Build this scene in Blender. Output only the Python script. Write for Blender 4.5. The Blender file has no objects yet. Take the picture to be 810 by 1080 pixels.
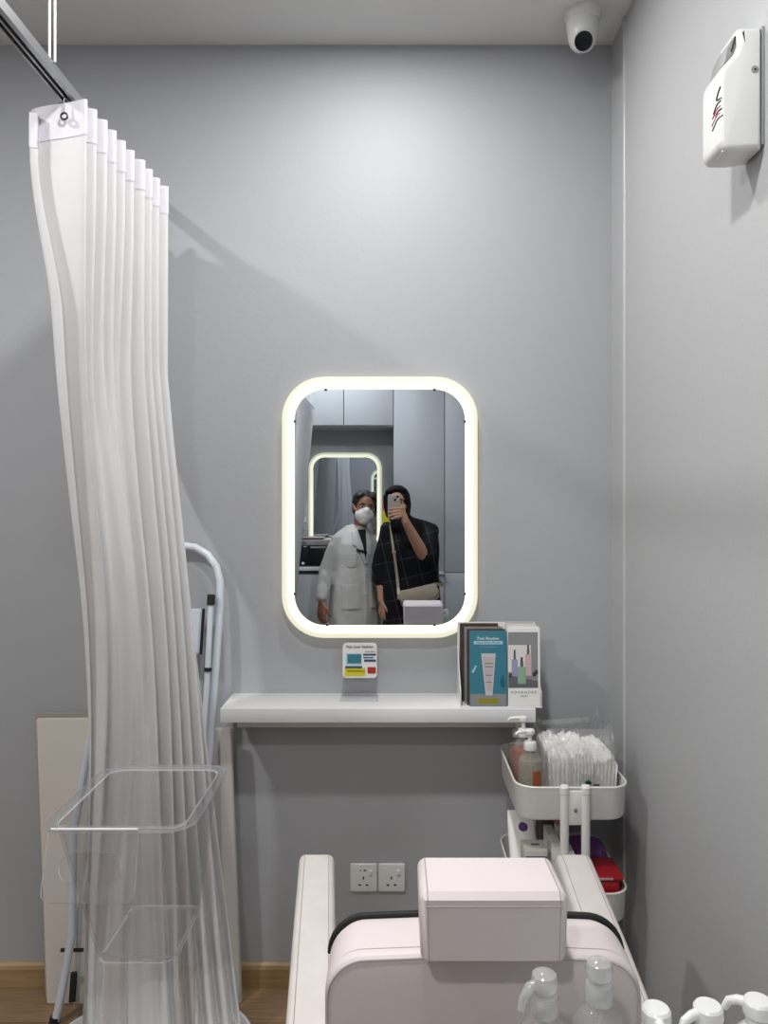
import bpy, bmesh, math, random
from mathutils import Vector, Matrix, noise
from mathutils.bvhtree import BVHTree
random.seed(7)
sc = bpy.context.scene
COL = sc.collection
PI = math.pi
EYE = 1.56          # lens height
FPX = 811.0         # focal length in pixels of the 810 x 1080 frame
VX, VY = 419.0, 524.0
MY = 2.42           # plane of the wall mirror's glass
WALL = 2.45
RIGHT = 0.683
OPP = -1.66
LEFT = -2.4
CEIL = 3.0


def P(px, py, d):
    return Vector(((px - VX) / FPX * d, d, EYE - (py - VY) / FPX * d))


def V(px, py, y):                      # a point at depth y that is seen in the wall mirror
    d = 2 * MY - y
    return Vector(((px - VX) / FPX * d, y, EYE - (py - VY) / FPX * d))


# ------------------------------------------------------------------ materials
def lin(c):
    return tuple((v / 12.92 if v <= 0.04045 else ((v + 0.055) / 1.055) ** 2.4) for v in c)


def rgb(r, g, b):
    return lin((r / 255, g / 255, b / 255)) + (1.0,)


def new_mat(name):
    m = bpy.data.materials.new(name)
    m.use_nodes = True
    nt = m.node_tree
    return m, nt, nt.nodes['Principled BSDF'], nt.nodes['Material Output']


def mat(name, col, rough=0.5, metal=0.0, bump=0.0, bscale=60.0, spec=0.5, coat=0.0, var=0.0, vscale=4.0, sheen=0.0):
    m, nt, b, out = new_mat(name)
    b.inputs['Base Color'].default_value = col
    b.inputs['Roughness'].default_value = rough
    b.inputs['Metallic'].default_value = metal
    b.inputs['Specular IOR Level'].default_value = spec
    b.inputs['Coat Weight'].default_value = coat
    if sheen:
        b.inputs['Sheen Weight'].default_value = sheen
    tc = nt.nodes.new('ShaderNodeTexCoord')
    if bump:
        n = nt.nodes.new('ShaderNodeTexNoise')
        n.inputs['Scale'].default_value = bscale
        n.inputs['Detail'].default_value = 4
        nt.links.new(tc.outputs['Object'], n.inputs['Vector'])
        bp = nt.nodes.new('ShaderNodeBump')
        bp.inputs['Strength'].default_value = bump
        bp.inputs['Distance'].default_value = 0.01
        nt.links.new(n.outputs['Fac'], bp.inputs['Height'])
        nt.links.new(bp.outputs['Normal'], b.inputs['Normal'])
    if var:
        n2 = nt.nodes.new('ShaderNodeTexNoise')
        n2.inputs['Scale'].default_value = vscale
        n2.inputs['Detail'].default_value = 5
        nt.links.new(tc.outputs['Object'], n2.inputs['Vector'])
        mx = nt.nodes.new('ShaderNodeMix')
        mx.data_type = 'RGBA'
        mx.inputs[6].default_value = col
        mx.inputs[7].default_value = tuple(v * (1 - var) for v in col[:3]) + (1,)
        nt.links.new(n2.outputs['Fac'], mx.inputs[0])
        nt.links.new(mx.outputs[2], b.inputs['Base Color'])
    return m


def clear_mat(name, tint, refl=0.06, rough=0.03, milk=0.05, milkcol=(0.85, 0.85, 0.87, 1), bump=0.0, bscale=25):
    """thin clear plastic: see-through, a Fresnel reflection and a little haze"""
    m = bpy.data.materials.new(name)
    m.use_nodes = True
    nt = m.node_tree
    nt.nodes.clear()
    out = nt.nodes.new('ShaderNodeOutputMaterial')
    tr = nt.nodes.new('ShaderNodeBsdfTransparent')
    tr.inputs['Color'].default_value = tint
    gl = nt.nodes.new('ShaderNodeBsdfGlossy')
    gl.inputs['Roughness'].default_value = rough
    df = nt.nodes.new('ShaderNodeBsdfDiffuse')
    df.inputs['Color'].default_value = milkcol
    lw0 = nt.nodes.new('ShaderNodeLayerWeight')
    lw0.inputs['Blend'].default_value = 0.5
    lw1 = nt.nodes.new('ShaderNodeMath')
    lw1.operation = 'POWER'
    lw1.inputs[1].default_value = 4.0
    lw = nt.nodes.new('ShaderNodeMath')
    lw.operation = 'MULTIPLY_ADD'
    lw.inputs[1].default_value = 0.45
    lw.inputs[2].default_value = 0.02 + 0.12 * refl
    nt.links.new(lw0.outputs['Facing'], lw1.inputs[0])
    nt.links.new(lw1.outputs[0], lw.inputs[0])
    m1 = nt.nodes.new('ShaderNodeMixShader')
    m1.inputs[0].default_value = milk
    m2 = nt.nodes.new('ShaderNodeMixShader')
    nt.links.new(tr.outputs[0], m1.inputs[1])
    nt.links.new(df.outputs[0], m1.inputs[2])
    nt.links.new(lw.outputs[0], m2.inputs[0])
    nt.links.new(m1.outputs[0], m2.inputs[1])
    nt.links.new(gl.outputs[0], m2.inputs[2])
    nt.links.new(m2.outputs[0], out.inputs[0])
    if bump:
        tc = nt.nodes.new('ShaderNodeTexCoord')
        n = nt.nodes.new('ShaderNodeTexNoise')
        n.inputs['Scale'].default_value = bscale
        n.inputs['Detail'].default_value = 3
        bp = nt.nodes.new('ShaderNodeBump')
        bp.inputs['Strength'].default_value = bump
        bp.inputs['Distance'].default_value = 0.02
        nt.links.new(tc.outputs['Object'], n.inputs['Vector'])
        nt.links.new(n.outputs['Fac'], bp.inputs['Height'])
        nt.links.new(bp.outputs['Normal'], gl.inputs['Normal'])
        nt.links.new(bp.outputs['Normal'], lw0.inputs['Normal'])
    return m


def emit_mat(name, col, strength):
    m, nt, b, out = new_mat(name)
    b.inputs['Base Color'].default_value = (0.25, 0.25, 0.23, 1)
    b.inputs['Roughness'].default_value = 0.5
    b.inputs['Specular IOR Level'].default_value = 0.2
    b.inputs['Emission Color'].default_value = col
    b.inputs['Emission Strength'].default_value = strength
    return m


def cloth_mat(name, col, transl=0.25, stripes=0.0):
    m, nt, b, out = new_mat(name)
    b.inputs['Base Color'].default_value = col
    b.inputs['Roughness'].default_value = 0.85
    b.inputs['Sheen Weight'].default_value = 0.15
    t = nt.nodes.new('ShaderNodeBsdfTranslucent')
    t.inputs['Color'].default_value = col
    mx = nt.nodes.new('ShaderNodeMixShader')
    mx.inputs[0].default_value = transl
    nt.links.new(b.outputs[0], mx.inputs[1])
    nt.links.new(t.outputs[0], mx.inputs[2])
    nt.links.new(mx.outputs[0], out.inputs[0])
    tc = nt.nodes.new('ShaderNodeTexCoord')
    n = nt.nodes.new('ShaderNodeTexNoise')
    n.inputs['Scale'].default_value = 9
    n.inputs['Detail'].default_value = 3
    bp = nt.nodes.new('ShaderNodeBump')
    bp.inputs['Strength'].default_value = 0.25
    bp.inputs['Distance'].default_value = 0.015
    nt.links.new(tc.outputs['Object'], n.inputs['Vector'])
    nt.links.new(n.outputs['Fac'], bp.inputs['Height'])
    nt.links.new(bp.outputs['Normal'], b.inputs['Normal'])
    return m


def wood_floor():
    m, nt, b, out = new_mat('oak laminate')
    tc = nt.nodes.new('ShaderNodeTexCoord')
    mp = nt.nodes.new('ShaderNodeMapping')
    mp.inputs['Scale'].default_value = (1, 1, 1)
    br = nt.nodes.new('ShaderNodeTexBrick')
    br.inputs['Scale'].default_value = 1.0
    br.inputs['Brick Width'].default_value = 1.2
    br.inputs['Row Height'].default_value = 0.19
    br.inputs['Mortar Size'].default_value = 0.0015
    br.inputs['Color1'].default_value = rgb(152, 126, 98)
    br.inputs['Color2'].default_value = rgb(138, 113, 86)
    br.inputs['Mortar'].default_value = rgb(90, 66, 44)
    mp2 = nt.nodes.new('ShaderNodeMapping')
    mp2.inputs['Scale'].default_value = (2.0, 40, 1)
    n = nt.nodes.new('ShaderNodeTexNoise')
    n.inputs['Scale'].default_value = 3
    n.inputs['Detail'].default_value = 6
    mx = nt.nodes.new('ShaderNodeMix')
    mx.data_type = 'RGBA'
    mx.blend_type = 'MULTIPLY'
    mx.inputs[0].default_value = 0.55
    cr = nt.nodes.new('ShaderNodeValToRGB')
    cr.color_ramp.elements[0].position = 0.35
    cr.color_ramp.elements[0].color = (0.55, 0.5, 0.45, 1)
    cr.color_ramp.elements[1].position = 0.65
    cr.color_ramp.elements[1].color = (1, 1, 1, 1)
    L = nt.links.new
    L(tc.outputs['Object'], mp.inputs[0]); L(mp.outputs[0], br.inputs[0])
    L(tc.outputs['Object'], mp2.inputs[0]); L(mp2.outputs[0], n.inputs['Vector'])
    L(n.outputs['Fac'], cr.inputs[0])
    L(br.outputs[0], mx.inputs[6]); L(cr.outputs[0], mx.inputs[7])
    L(mx.outputs[2], b.inputs['Base Color'])
    b.inputs['Roughness'].default_value = 0.35
    return m


def wood_mat(name, c1, c2, axis=0):
    m, nt, b, out = new_mat(name)
    tc = nt.nodes.new('ShaderNodeTexCoord')
    mp = nt.nodes.new('ShaderNodeMapping')
    s = [30, 30, 30]
    s[axis] = 1.5
    mp.inputs['Scale'].default_value = s
    n = nt.nodes.new('ShaderNodeTexNoise')
    n.inputs['Scale'].default_value = 2
    n.inputs['Detail'].default_value = 6
    cr = nt.nodes.new('ShaderNodeValToRGB')
    cr.color_ramp.elements[0].position = 0.3
    cr.color_ramp.elements[0].color = c1
    cr.color_ramp.elements[1].position = 0.7
    cr.color_ramp.elements[1].color = c2
    L = nt.links.new
    L(tc.outputs['Object'], mp.inputs[0]); L(mp.outputs[0], n.inputs['Vector'])
    L(n.outputs['Fac'], cr.inputs[0]); L(cr.outputs[0], b.inputs['Base Color'])
    b.inputs['Roughness'].default_value = 0.4
    return m


def check_mat():
    """black cloth with a thin pale windowpane check"""
    m, nt, b, out = new_mat('black windowpane check')
    tc = nt.nodes.new('ShaderNodeTexCoord')
    mp = nt.nodes.new('ShaderNodeMapping')
    mp.inputs['Rotation'].default_value = (0, math.radians(14), 0)
    sep = nt.nodes.new('ShaderNodeSeparateXYZ')
    L = nt.links.new
    L(tc.outputs['Object'], mp.inputs[0]); L(mp.outputs[0], sep.inputs[0])
    res = []
    for ch, per, wd in ((0, 0.105, 0.035), (2, 0.125, 0.03)):
        d = nt.nodes.new('ShaderNodeMath'); d.operation = 'DIVIDE'; d.inputs[1].default_value = per
        f = nt.nodes.new('ShaderNodeMath'); f.operation = 'FRACT'
        l = nt.nodes.new('ShaderNodeMath'); l.operation = 'LESS_THAN'; l.inputs[1].default_value = wd
        L(sep.outputs[ch], d.inputs[0]); L(d.outputs[0], f.inputs[0]); L(f.outputs[0], l.inputs[0])
        res.append(l)
    mxm = nt.nodes.new('ShaderNodeMath'); mxm.operation = 'MAXIMUM'
    L(res[0].outputs[0], mxm.inputs[0]); L(res[1].outputs[0], mxm.inputs[1])
    mx = nt.nodes.new('ShaderNodeMix'); mx.data_type = 'RGBA'
    mx.inputs[6].default_value = rgb(22, 23, 27)
    mx.inputs[7].default_value = rgb(66, 73, 80)
    L(mxm.outputs[0], mx.inputs[0]); L(mx.outputs[2], b.inputs['Base Color'])
    b.inputs['Roughness'].default_value = 0.9
    b.inputs['Specular IOR Level'].default_value = 0.2
    return m


M = {}
M['wall'] = mat('grey wall paint', rgb(172, 174, 178), 0.55, bump=0.06, bscale=90, spec=0.3)
M['wallside'] = mat('grey satin wall paint', rgb(180, 181, 183), 0.5, bump=0.06, bscale=60, spec=0.3)
M['bead'] = mat('glossy grey paint', rgb(184, 185, 186), 0.3, spec=0.8)
M['ceil'] = mat('ceiling paint', rgb(222, 222, 221), 0.8, bump=0.03, bscale=90)
M['floor'] = wood_floor()
M['skirt'] = wood_mat('oak skirting', rgb(146, 118, 80), rgb(178, 150, 110), 0)
M['white'] = mat('white satin', rgb(226, 226, 226), 0.35)
M['shelf'] = mat('white laminate', rgb(228, 228, 228), 0.3)
M['cab'] = mat('pale grey cabinet', rgb(196, 201, 206), 0.35)
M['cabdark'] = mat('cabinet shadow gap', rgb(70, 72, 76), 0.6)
M['carcase'] = mat('grey cabinet carcase', rgb(170, 174, 178), 0.5)
M['plastic'] = mat('white plastic', rgb(226, 227, 226), 0.28, coat=0.2)
M['plasticgrey'] = mat('grey plastic', rgb(150, 152, 153), 0.35)
M['black'] = mat('black plastic', rgb(18, 18, 20), 0.35)
M['blackgloss'] = mat('black glossy', rgb(10, 12, 16), 0.08, coat=0.5)
M['rubber'] = mat('black rubber', rgb(22, 22, 22), 0.7)
M['alu'] = mat('aluminium', rgb(176, 178, 180), 0.32, metal=0.85)
M['slot'] = mat('dark groove', rgb(40, 40, 42), 0.6)
M['chrome'] = mat('chrome', rgb(210, 210, 212), 0.12, metal=1)
M['steel'] = mat('dark steel', rgb(90, 90, 92), 0.3, metal=0.8)
M['curtain'] = cloth_mat('white curtain cloth', rgb(237, 237, 238), 0.22)
M['header'] = cloth_mat('white header tape', rgb(232, 230, 238), 0.1)
M['hemcloth'] = cloth_mat('white doubled hem cloth', rgb(237, 237, 238), 0.1)
M['leather'] = mat('blush white leather', rgb(218, 208, 209), 0.45, bump=0.03, bscale=220, var=0.08, vscale=7)
M['leatherarm'] = mat('worn white leather', rgb(216, 209, 205), 0.45, bump=0.06, bscale=160, var=0.18, vscale=22)
M['seam'] = mat('grey stitching', rgb(168, 158, 158), 0.6)
M['welt'] = mat('leather welt', rgb(196, 186, 187), 0.45)
M['ladder'] = mat('pale blue grey powder coat', rgb(206, 213, 222), 0.3)
M['board'] = mat('cream board', rgb(222, 216, 208), 0.5, var=0.04)
M['panel'] = mat('grey white panel', rgb(196, 193, 190), 0.5)
M['boardedge'] = mat('board edge', rgb(170, 162, 152), 0.6)
M['cart'] = mat('white powder coat', rgb(226, 226, 222), 0.32)
M['acry'] = clear_mat('clear acrylic', (0.965, 0.965, 0.97, 1), 0.10, 0.02, 0.02)
M['acryedge'] = clear_mat('acrylic edge', (0.8, 0.82, 0.84, 1), 0.2, 0.1, 0.35, (0.9, 0.9, 0.92, 1))
M['acrybright'] = clear_mat('acrylic edge and film glint', (0.8, 0.82, 0.84, 1), 0.2, 0.1, 0.7, (0.95, 0.95, 0.95, 1))  # milky white, also stands in for glints on the bag film
M['film'] = clear_mat('clear film', (0.96, 0.96, 0.96, 1), 1.4, 0.07, 0.08, (0.9, 0.9, 0.9, 1), bump=1.0, bscale=70)
M['clearpl'] = clear_mat('clear bottle plastic', (0.93, 0.94, 0.94, 1), 0.15, 0.04, 0.10, (0.9, 0.92, 0.92, 1))
M['frost'] = clear_mat('frosted pump plastic', (0.85, 0.86, 0.86, 1), 0.3, 0.12, 0.30, (0.85, 0.86, 0.86, 1))
M['orange'] = clear_mat('orange liquid', (0.75, 0.42, 0.26, 1), 0.05, 0.1, 0.55, rgb(196, 112, 74))
M['amber'] = clear_mat('pale liquid', (0.86, 0.82, 0.72, 1), 0.05, 0.1, 0.35, rgb(190, 182, 160))
M['rose'] = clear_mat('rose liquid', (0.85, 0.6, 0.58, 1), 0.05, 0.1, 0.5, rgb(200, 150, 144))
M['water'] = clear_mat('clear gel', (0.9, 0.91, 0.91, 1), 0.05, 0.06, 0.12, (0.7, 0.71, 0.72, 1))
M['cotton'] = mat('cotton', rgb(240, 239, 236), 0.95, bump=0.6, bscale=70)
M['glass'] = mat('mirror silver', rgb(208, 214, 220), 0.0, metal=1.0)
M['led'] = emit_mat('lit acrylic', (1.0, 0.97, 0.70, 1), 1.32)
M['ledside'] = emit_mat('lit acrylic side', (1.0, 0.965, 0.74, 1), 0.78)
M['purple'] = mat('purple plastic', rgb(126, 74, 142), 0.7, bump=0.8, bscale=150)
M['purplesolid'] = mat('purple ink', rgb(92, 62, 120), 0.6)
M['red'] = mat('red card', rgb(176, 22, 34), 0.4)
M['pinkish'] = mat('pink rubber', rgb(196, 110, 120), 0.5)
M['navy'] = mat('navy print', rgb(58, 78, 112), 0.5)
M['card'] = mat('white card', rgb(222, 220, 216), 0.5)
M['kraft'] = mat('grey cream card', rgb(196, 192, 184), 0.6)
M['paper'] = mat('paper', rgb(236, 235, 232), 0.6)
M['teal'] = mat('teal print', rgb(62, 132, 152), 0.45, var=0.25, vscale=14)
M['tealdark'] = mat('dark teal print', rgb(26, 92, 112), 0.45)
M['tealpale'] = mat('pale blue print', rgb(170, 208, 222), 0.45)
M['tube'] = mat('tube print', rgb(200, 198, 200), 0.45)
M['tubepink'] = mat('tube label print', rgb(188, 180, 183), 0.45)
M['brown'] = mat('brown print', rgb(92, 66, 52), 0.5, var=0.5, vscale=40)
M['greyprint'] = mat('grey print', rgb(150, 150, 152), 0.5, var=0.3, vscale=25)
M['lens'] = mat('dark lens', rgb(14, 19, 30), 0.3, spec=0.3)
M['darkprint'] = mat('dark print', rgb(62, 60, 62), 0.5)
M['lilac'] = mat('lilac print', rgb(150, 152, 186), 0.5)
M['rosep'] = mat('rose print', rgb(204, 176, 180), 0.5)
M['greenp'] = mat('green print', rgb(142, 172, 150), 0.5)
M['leafgreen'] = mat('dark green ink', rgb(12, 60, 40), 0.5)
M['yellow'] = mat('yellow print', rgb(214, 200, 40), 0.5)
M['olive'] = mat('olive print', rgb(146, 140, 30), 0.5)
M['redp'] = mat('brick red print', rgb(170, 48, 36), 0.5)
M['ink'] = mat('black ink', rgb(24, 24, 28), 0.6)
M['inkgrey'] = mat('grey ink', rgb(96, 98, 104), 0.6)
M['whiteink'] = mat('white ink', rgb(240, 244, 246), 0.6)
M['pinkp'] = mat('pink print', rgb(226, 110, 160), 0.5)
M['skinD'] = mat('brown skin', rgb(158, 110, 84), 0.5, var=0.08, vscale=30)
M['skinW'] = mat('tan skin', rgb(190, 144, 116), 0.5, var=0.08, vscale=30)
M['nail'] = mat('nail', rgb(206, 160, 140), 0.3)
M['hair'] = mat('black hair', rgb(20, 17, 16), 0.5, bump=0.5, bscale=120)
M['coat'] = mat('white coat cotton', rgb(202, 201, 197), 0.85, bump=0.35, bscale=14)
M['mask'] = mat('white mask', rgb(226, 224, 220), 0.8)
M['hijab'] = mat('black jersey', rgb(20, 20, 23), 0.85, bump=0.3, bscale=20, spec=0.2)
M['dress'] = check_mat()
M['navycloth'] = mat('dark top', rgb(26, 27, 33), 0.85)
M['eye'] = mat('eye white', rgb(225, 222, 218), 0.2)
M['iris'] = mat('dark iris', rgb(30, 20, 16), 0.15)
M['lip'] = mat('lip', rgb(160, 92, 84), 0.45)
M['beige'] = mat('beige leather', rgb(178, 164, 146), 0.5, bump=0.1, bscale=120)
M['beigedark'] = mat('beige leather edge', rgb(104, 90, 76), 0.6)
M['gold'] = mat('pale gold', rgb(226, 214, 180), 0.2, metal=0.9)
M['phone'] = mat('pearl phone case', rgb(176, 164, 156), 0.25, var=0.35, vscale=60)
M['screen'] = mat('phone screen', rgb(12, 12, 14), 0.08)

# ------------------------------------------------------------------ object helpers
def world_of(o):
    m = Matrix.Identity(4)
    while o is not None:
        m = o.matrix_basis.copy() @ m
        o = o.parent
    return m


def obj(name, bm, m, parent=None, local=False, smooth=35, keep=False):
    """link a bmesh as ONE mesh object; vertices are given in world space unless local"""
    me = bpy.data.meshes.new(name)
    bmesh.ops.recalc_face_normals(bm, faces=bm.faces) if not keep else None
    if parent is not None and not local:
        bm.transform(world_of(parent).inverted())
    bm.to_mesh(me)
    bm.free()
    ms = m if isinstance(m, (list, tuple)) else [m]
    for x in ms:
        me.materials.append(x)
    if smooth is not None:
        for p in me.polygons:
            p.use_smooth = True
        me.set_sharp_from_angle(angle=math.radians(smooth))
    o = bpy.data.objects.new(name, me)
    COL.objects.link(o)
    if parent is not None:
        o.parent = parent
    return o


def thing(name, label, cat, loc=(0, 0, 0), rotz=0.0, group=None):
    o = bpy.data.objects.new(name, None)
    o.empty_display_size = 0.05
    COL.objects.link(o)
    o.location = loc
    o.rotation_euler = (0, 0, rotz)
    o['label'] = label
    o['category'] = cat
    if group:
        o['group'] = group
    return o


def tag(o, label, cat, group=None, kind=None):
    o['label'] = label
    o['category'] = cat
    if group:
        o['group'] = group
    if kind:
        o['kind'] = kind
    return o


def struct(name, bm, m, parent=None, smooth=35):
    o = obj(name, bm, m, parent, smooth=smooth)
    if parent is None:
        o['kind'] = 'structure'
    return o


def dup(root, loc, label, group=None):
    r = root.copy()
    COL.objects.link(r)
    r.location = loc
    r['label'] = label
    if group:
        r['group'] = group
    for ch in list(root.children):
        c = ch.copy()
        COL.objects.link(c)
        c.parent = r
        for g in list(ch.children):
            d = g.copy()
            COL.objects.link(d)
            d.parent = c
    return r


# ------------------------------------------------------------------ mesh helpers
def BM():
    return bmesh.new()


def box(bm, c, s, bev=0.0, seg=3, rot=None, mi=0):
    r = bmesh.ops.create_cube(bm, size=1.0)
    vs = r['verts']
    bmesh.ops.scale(bm, vec=Vector(s), verts=vs)
    fs = set()
    if bev > 0:
        es = list({e for v in vs for e in v.link_edges})
        rr = bmesh.ops.bevel(bm, geom=es, offset=min(bev, min(s) * 0.49), segments=seg, affect='EDGES', profile=0.5)
        vs = list({v for f in rr['faces'] for v in f.verts} | {v for v in vs if v.is_valid})
    if rot is not None:
        bmesh.ops.rotate(bm, cent=(0, 0, 0), matrix=rot, verts=vs)
    bmesh.ops.translate(bm, vec=Vector(c), verts=vs)
    if mi:
        for f in {f for v in vs for f in v.link_faces}:
            f.material_index = mi
    return vs


def box2(bm, a, b, bev=0.0, seg=3):
    a, b = Vector(a), Vector(b)
    return box(bm, (a + b) / 2, [abs(v) for v in (b - a)], bev, seg)


def loft(bm, rings, cap0=True, cap1=True, closed=True, mi=0):
    vr = [[bm.verts.new(p) for p in ring] for ring in rings]
    n = len(vr[0])
    for a, b in zip(vr, vr[1:]):
        for i in range(n if closed else n - 1):
            j = (i + 1) % n
            f = bm.faces.new((a[i], a[j], b[j], b[i]))
            f.material_index = mi
    if cap0:
        bm.faces.new(list(reversed(vr[0]))).material_index = mi
    if cap1:
        bm.faces.new(vr[-1]).material_index = mi
    return vr


def lathe(bm, prof, c=(0, 0, 0), n=24, axis=None, cap0=True, cap1=True, sx=1.0, sy=1.0):
    """prof: list of (radius, height) from bottom to top"""
    R = Matrix.Identity(3)
    if axis is not None:
        R = Vector((0, 0, 1)).rotation_difference(Vector(axis)).to_matrix()
    c = Vector(c)
    rings = []
    for r, h in prof:
        r = max(r, 1e-5)
        rings.append([c + R @ Vector((r * sx * math.cos(2 * PI * i / n), r * sy * math.sin(2 * PI * i / n), h)) for i in range(n)])
    loft(bm, rings, cap0, cap1)


def tube(bm, pts, r, n=10, cap=True, sx=1.0):
    pts = [Vector(p) for p in pts]
    rr = r if isinstance(r, (list, tuple)) else [r] * len(pts)
    rings = []
    up = None
    for i, p in enumerate(pts):
        t = (pts[min(i + 1, len(pts) - 1)] - pts[max(i - 1, 0)]).normalized()
        if up is None:
            up = Vector((0, 0, 1)) if abs(t.z) < 0.9 else Vector((0, 1, 0))
        u = (up - t * up.dot(t)).normalized()
        w = t.cross(u)
        up = u
        rings.append([p + (u * math.cos(2 * PI * k / n) * sx + w * math.sin(2 * PI * k / n)) * rr[i] for k in range(n)])
    loft(bm, rings, cap, cap)


def arc(c, r, a0, a1, n, plane='xz', other=0.0):
    res = []
    for i in range(n + 1):
        a = a0 + (a1 - a0) * i / n
        u, v = c[0] + r * math.cos(a), c[1] + r * math.sin(a)
        res.append((u, v))
    return res


def rrect(w, h, r, n=8, cx=0.0, cy=0.0):
    """rounded rectangle outline, counter clockwise"""
    pts = []
    for (sx, sy, a0) in ((1, 1, 0), (-1, 1, PI / 2), (-1, -1, PI), (1, -1, 1.5 * PI)):
        pts += arc((cx + sx * (w / 2 - r), cy + sy * (h / 2 - r)), r, a0, a0 + PI / 2, n)
    return pts


def prism(bm, poly, fn, t0, t1, mi=0):
    """extrude a 2-D outline; fn(u, v, t) -> point"""
    loft(bm, [[fn(u, v, t) for u, v in poly] for t in (t0, t1)], mi=mi)


XZ = lambda u, v, t: Vector((u, t, v))     # outline in x,z along y
YZ = lambda u, v, t: Vector((t, u, v))
XY = lambda u, v, t: Vector((u, v, t))


def soft_prism(bm, poly, fn, t0, t1, b=0.006, seg=3, inset=None):
    """extruded outline with rounded rims (shrinks the outline towards both ends)"""
    cx = sum(p[0] for p in poly) / len(poly)
    cy = sum(p[1] for p in poly) / len(poly)
    n = len(poly)

    def shrink(d):
        res = []
        for i in range(n):
            p0, p1, p2 = poly[i - 1], poly[i], poly[(i + 1) % n]
            e1 = Vector((p1[0] - p0[0], p1[1] - p0[1]))
            e2 = Vector((p2[0] - p1[0], p2[1] - p1[1]))
            if e1.length < 1e-7: e1 = e2
            if e2.length < 1e-7: e2 = e1
            nn = (Vector((-e1.y, e1.x)).normalized() + Vector((-e2.y, e2.x)).normalized())
            if nn.length < 1e-6:
                nn = Vector((-e1.y, e1.x))
            nn.normalize()
            res.append((p1[0] + nn.x * d, p1[1] + nn.y * d))
        return res
    rings = []
    s = 1 if t1 > t0 else -1
    for k in range(seg + 1):
        a = PI / 2 * k / seg
        rings.append([fn(u, v, t0 + s * b * (1 - math.sin(a))) for u, v in shrink(b * (1 - math.cos(PI / 2 - a)) if False else b * (1 - math.sin(a)))][:])
        # quarter-round: inset goes b->0 while t goes t0->t0+b
    rings = []
    for k in range(seg + 1):
        a = PI / 2 * k / seg
        rings.append([fn(u, v, t0 + s * b * (1 - math.cos(a))) for u, v in shrink(b * (1 - math.sin(a)))])
    for k in range(seg, -1, -1):
        a = PI / 2 * k / seg
        rings.append([fn(u, v, t1 - s * b * (1 - math.cos(a))) for u, v in shrink(b * (1 - math.sin(a)))])
    loft(bm, rings)


_t = bmesh.new()
bmesh.ops.create_uvsphere(_t, u_segments=20, v_segments=12, radius=1.0)
UVS = ([v.co.copy() for v in _t.verts], [[v.index for v in f.verts] for f in _t.faces])
_t.free()
_t = bmesh.new()
bmesh.ops.create_icosphere(_t, subdivisions=2, radius=1.0)
ICO = ([v.co.copy() for v in _t.verts], [[v.index for v in f.verts] for f in _t.faces])
_t.free()


def stamp(bm, tpl, fn):
    vs = [bm.verts.new(fn(p)) for p in tpl[0]]
    for f in tpl[1]:
        bm.faces.new([vs[i] for i in f])
    return vs


def ellipsoid(bm, c, r, rot=None):
    c = Vector(c)
    r = Vector(r)
    R = rot if rot is not None else Matrix.Identity(3)
    return stamp(bm, UVS, lambda p: c + R @ Vector((p.x * r.x, p.y * r.y, p.z * r.z)))


def chain(bm, pts, rads, step=0.35):
    """overlapping balls along a bone chain, for voxel bodies"""
    pts = [Vector(p) for p in pts]
    for (a, ra), (b, rb) in zip(zip(pts, rads), zip(pts[1:], rads[1:])):
        L = (b - a).length
        n = max(1, int(L / (step * min(ra, rb))))
        for i in range(n + 1):
            t = i / n
            r = ra + (rb - ra) * t
            o_ = a.lerp(b, t)
            stamp(bm, ICO, lambda p: o_ + p * r)


def body(name, bm, m, parent, voxel=0.007, smooth=6, local=True):
    """fuse the overlapping volumes into one continuous skin"""
    me = bpy.data.meshes.new(name + '_tmp')
    bm.to_mesh(me)
    bm.free()
    t = bpy.data.objects.new(name + '_tmp', me)
    COL.objects.link(t)
    md = t.modifiers.new('r', 'REMESH')
    md.mode = 'VOXEL'
    md.voxel_size = voxel
    ms = t.modifiers.new('s', 'SMOOTH')
    ms.factor = 0.5
    ms.iterations = smooth
    dg = bpy.context.evaluated_depsgraph_get()
    nm = bpy.data.meshes.new_from_object(t.evaluated_get(dg))
    bpy.data.objects.remove(t)
    nm.name = name
    nm.materials.clear()
    nm.materials.append(m)
    for p in nm.polygons:
        p.use_smooth = True
    o = bpy.data.objects.new(name, nm)
    COL.objects.link(o)
    o.parent = parent
    return o


def bvh_of(o):
    me = o.data
    return BVHTree.FromPolygons([v.co.copy() for v in me.vertices], [list(p.vertices) for p in me.polygons])


def patch(name, bvh, poly, m, parent, lift=0.003, cuts=5, frm=(0, 1, 0)):
    """a thin sewn-on panel that follows the front of a garment; poly in local x,z"""
    bm = BM()
    f = bm.faces.new([bm.verts.new((x, 0, z)) for x, z in poly])
    bmesh.ops.triangulate(bm, faces=bm.faces[:])
    for _ in range(cuts):
        long = [e for e in bm.edges if e.calc_length() > 0.018]
        if not long:
            break
        bmesh.ops.subdivide_edges(bm, edges=long, cuts=1, use_grid_fill=False)
        bmesh.ops.triangulate(bm, faces=bm.faces[:])
    for v in bm.verts:
        h = bvh.ray_cast(Vector((v.co.x, 2.0, v.co.z)), Vector((0, -1, 0)))
        v.co.y = (h[0].y if h[0] else 0.08) + lift
    # give it thickness
    r = bmesh.ops.extrude_face_region(bm, geom=bm.faces[:])
    nv = [g for g in r['geom'] if isinstance(g, bmesh.types.BMVert)]
    bmesh.ops.translate(bm, vec=(0, -lift - 0.003, 0), verts=nv)
    return obj(name, bm, m, parent, local=True, smooth=50)


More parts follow.
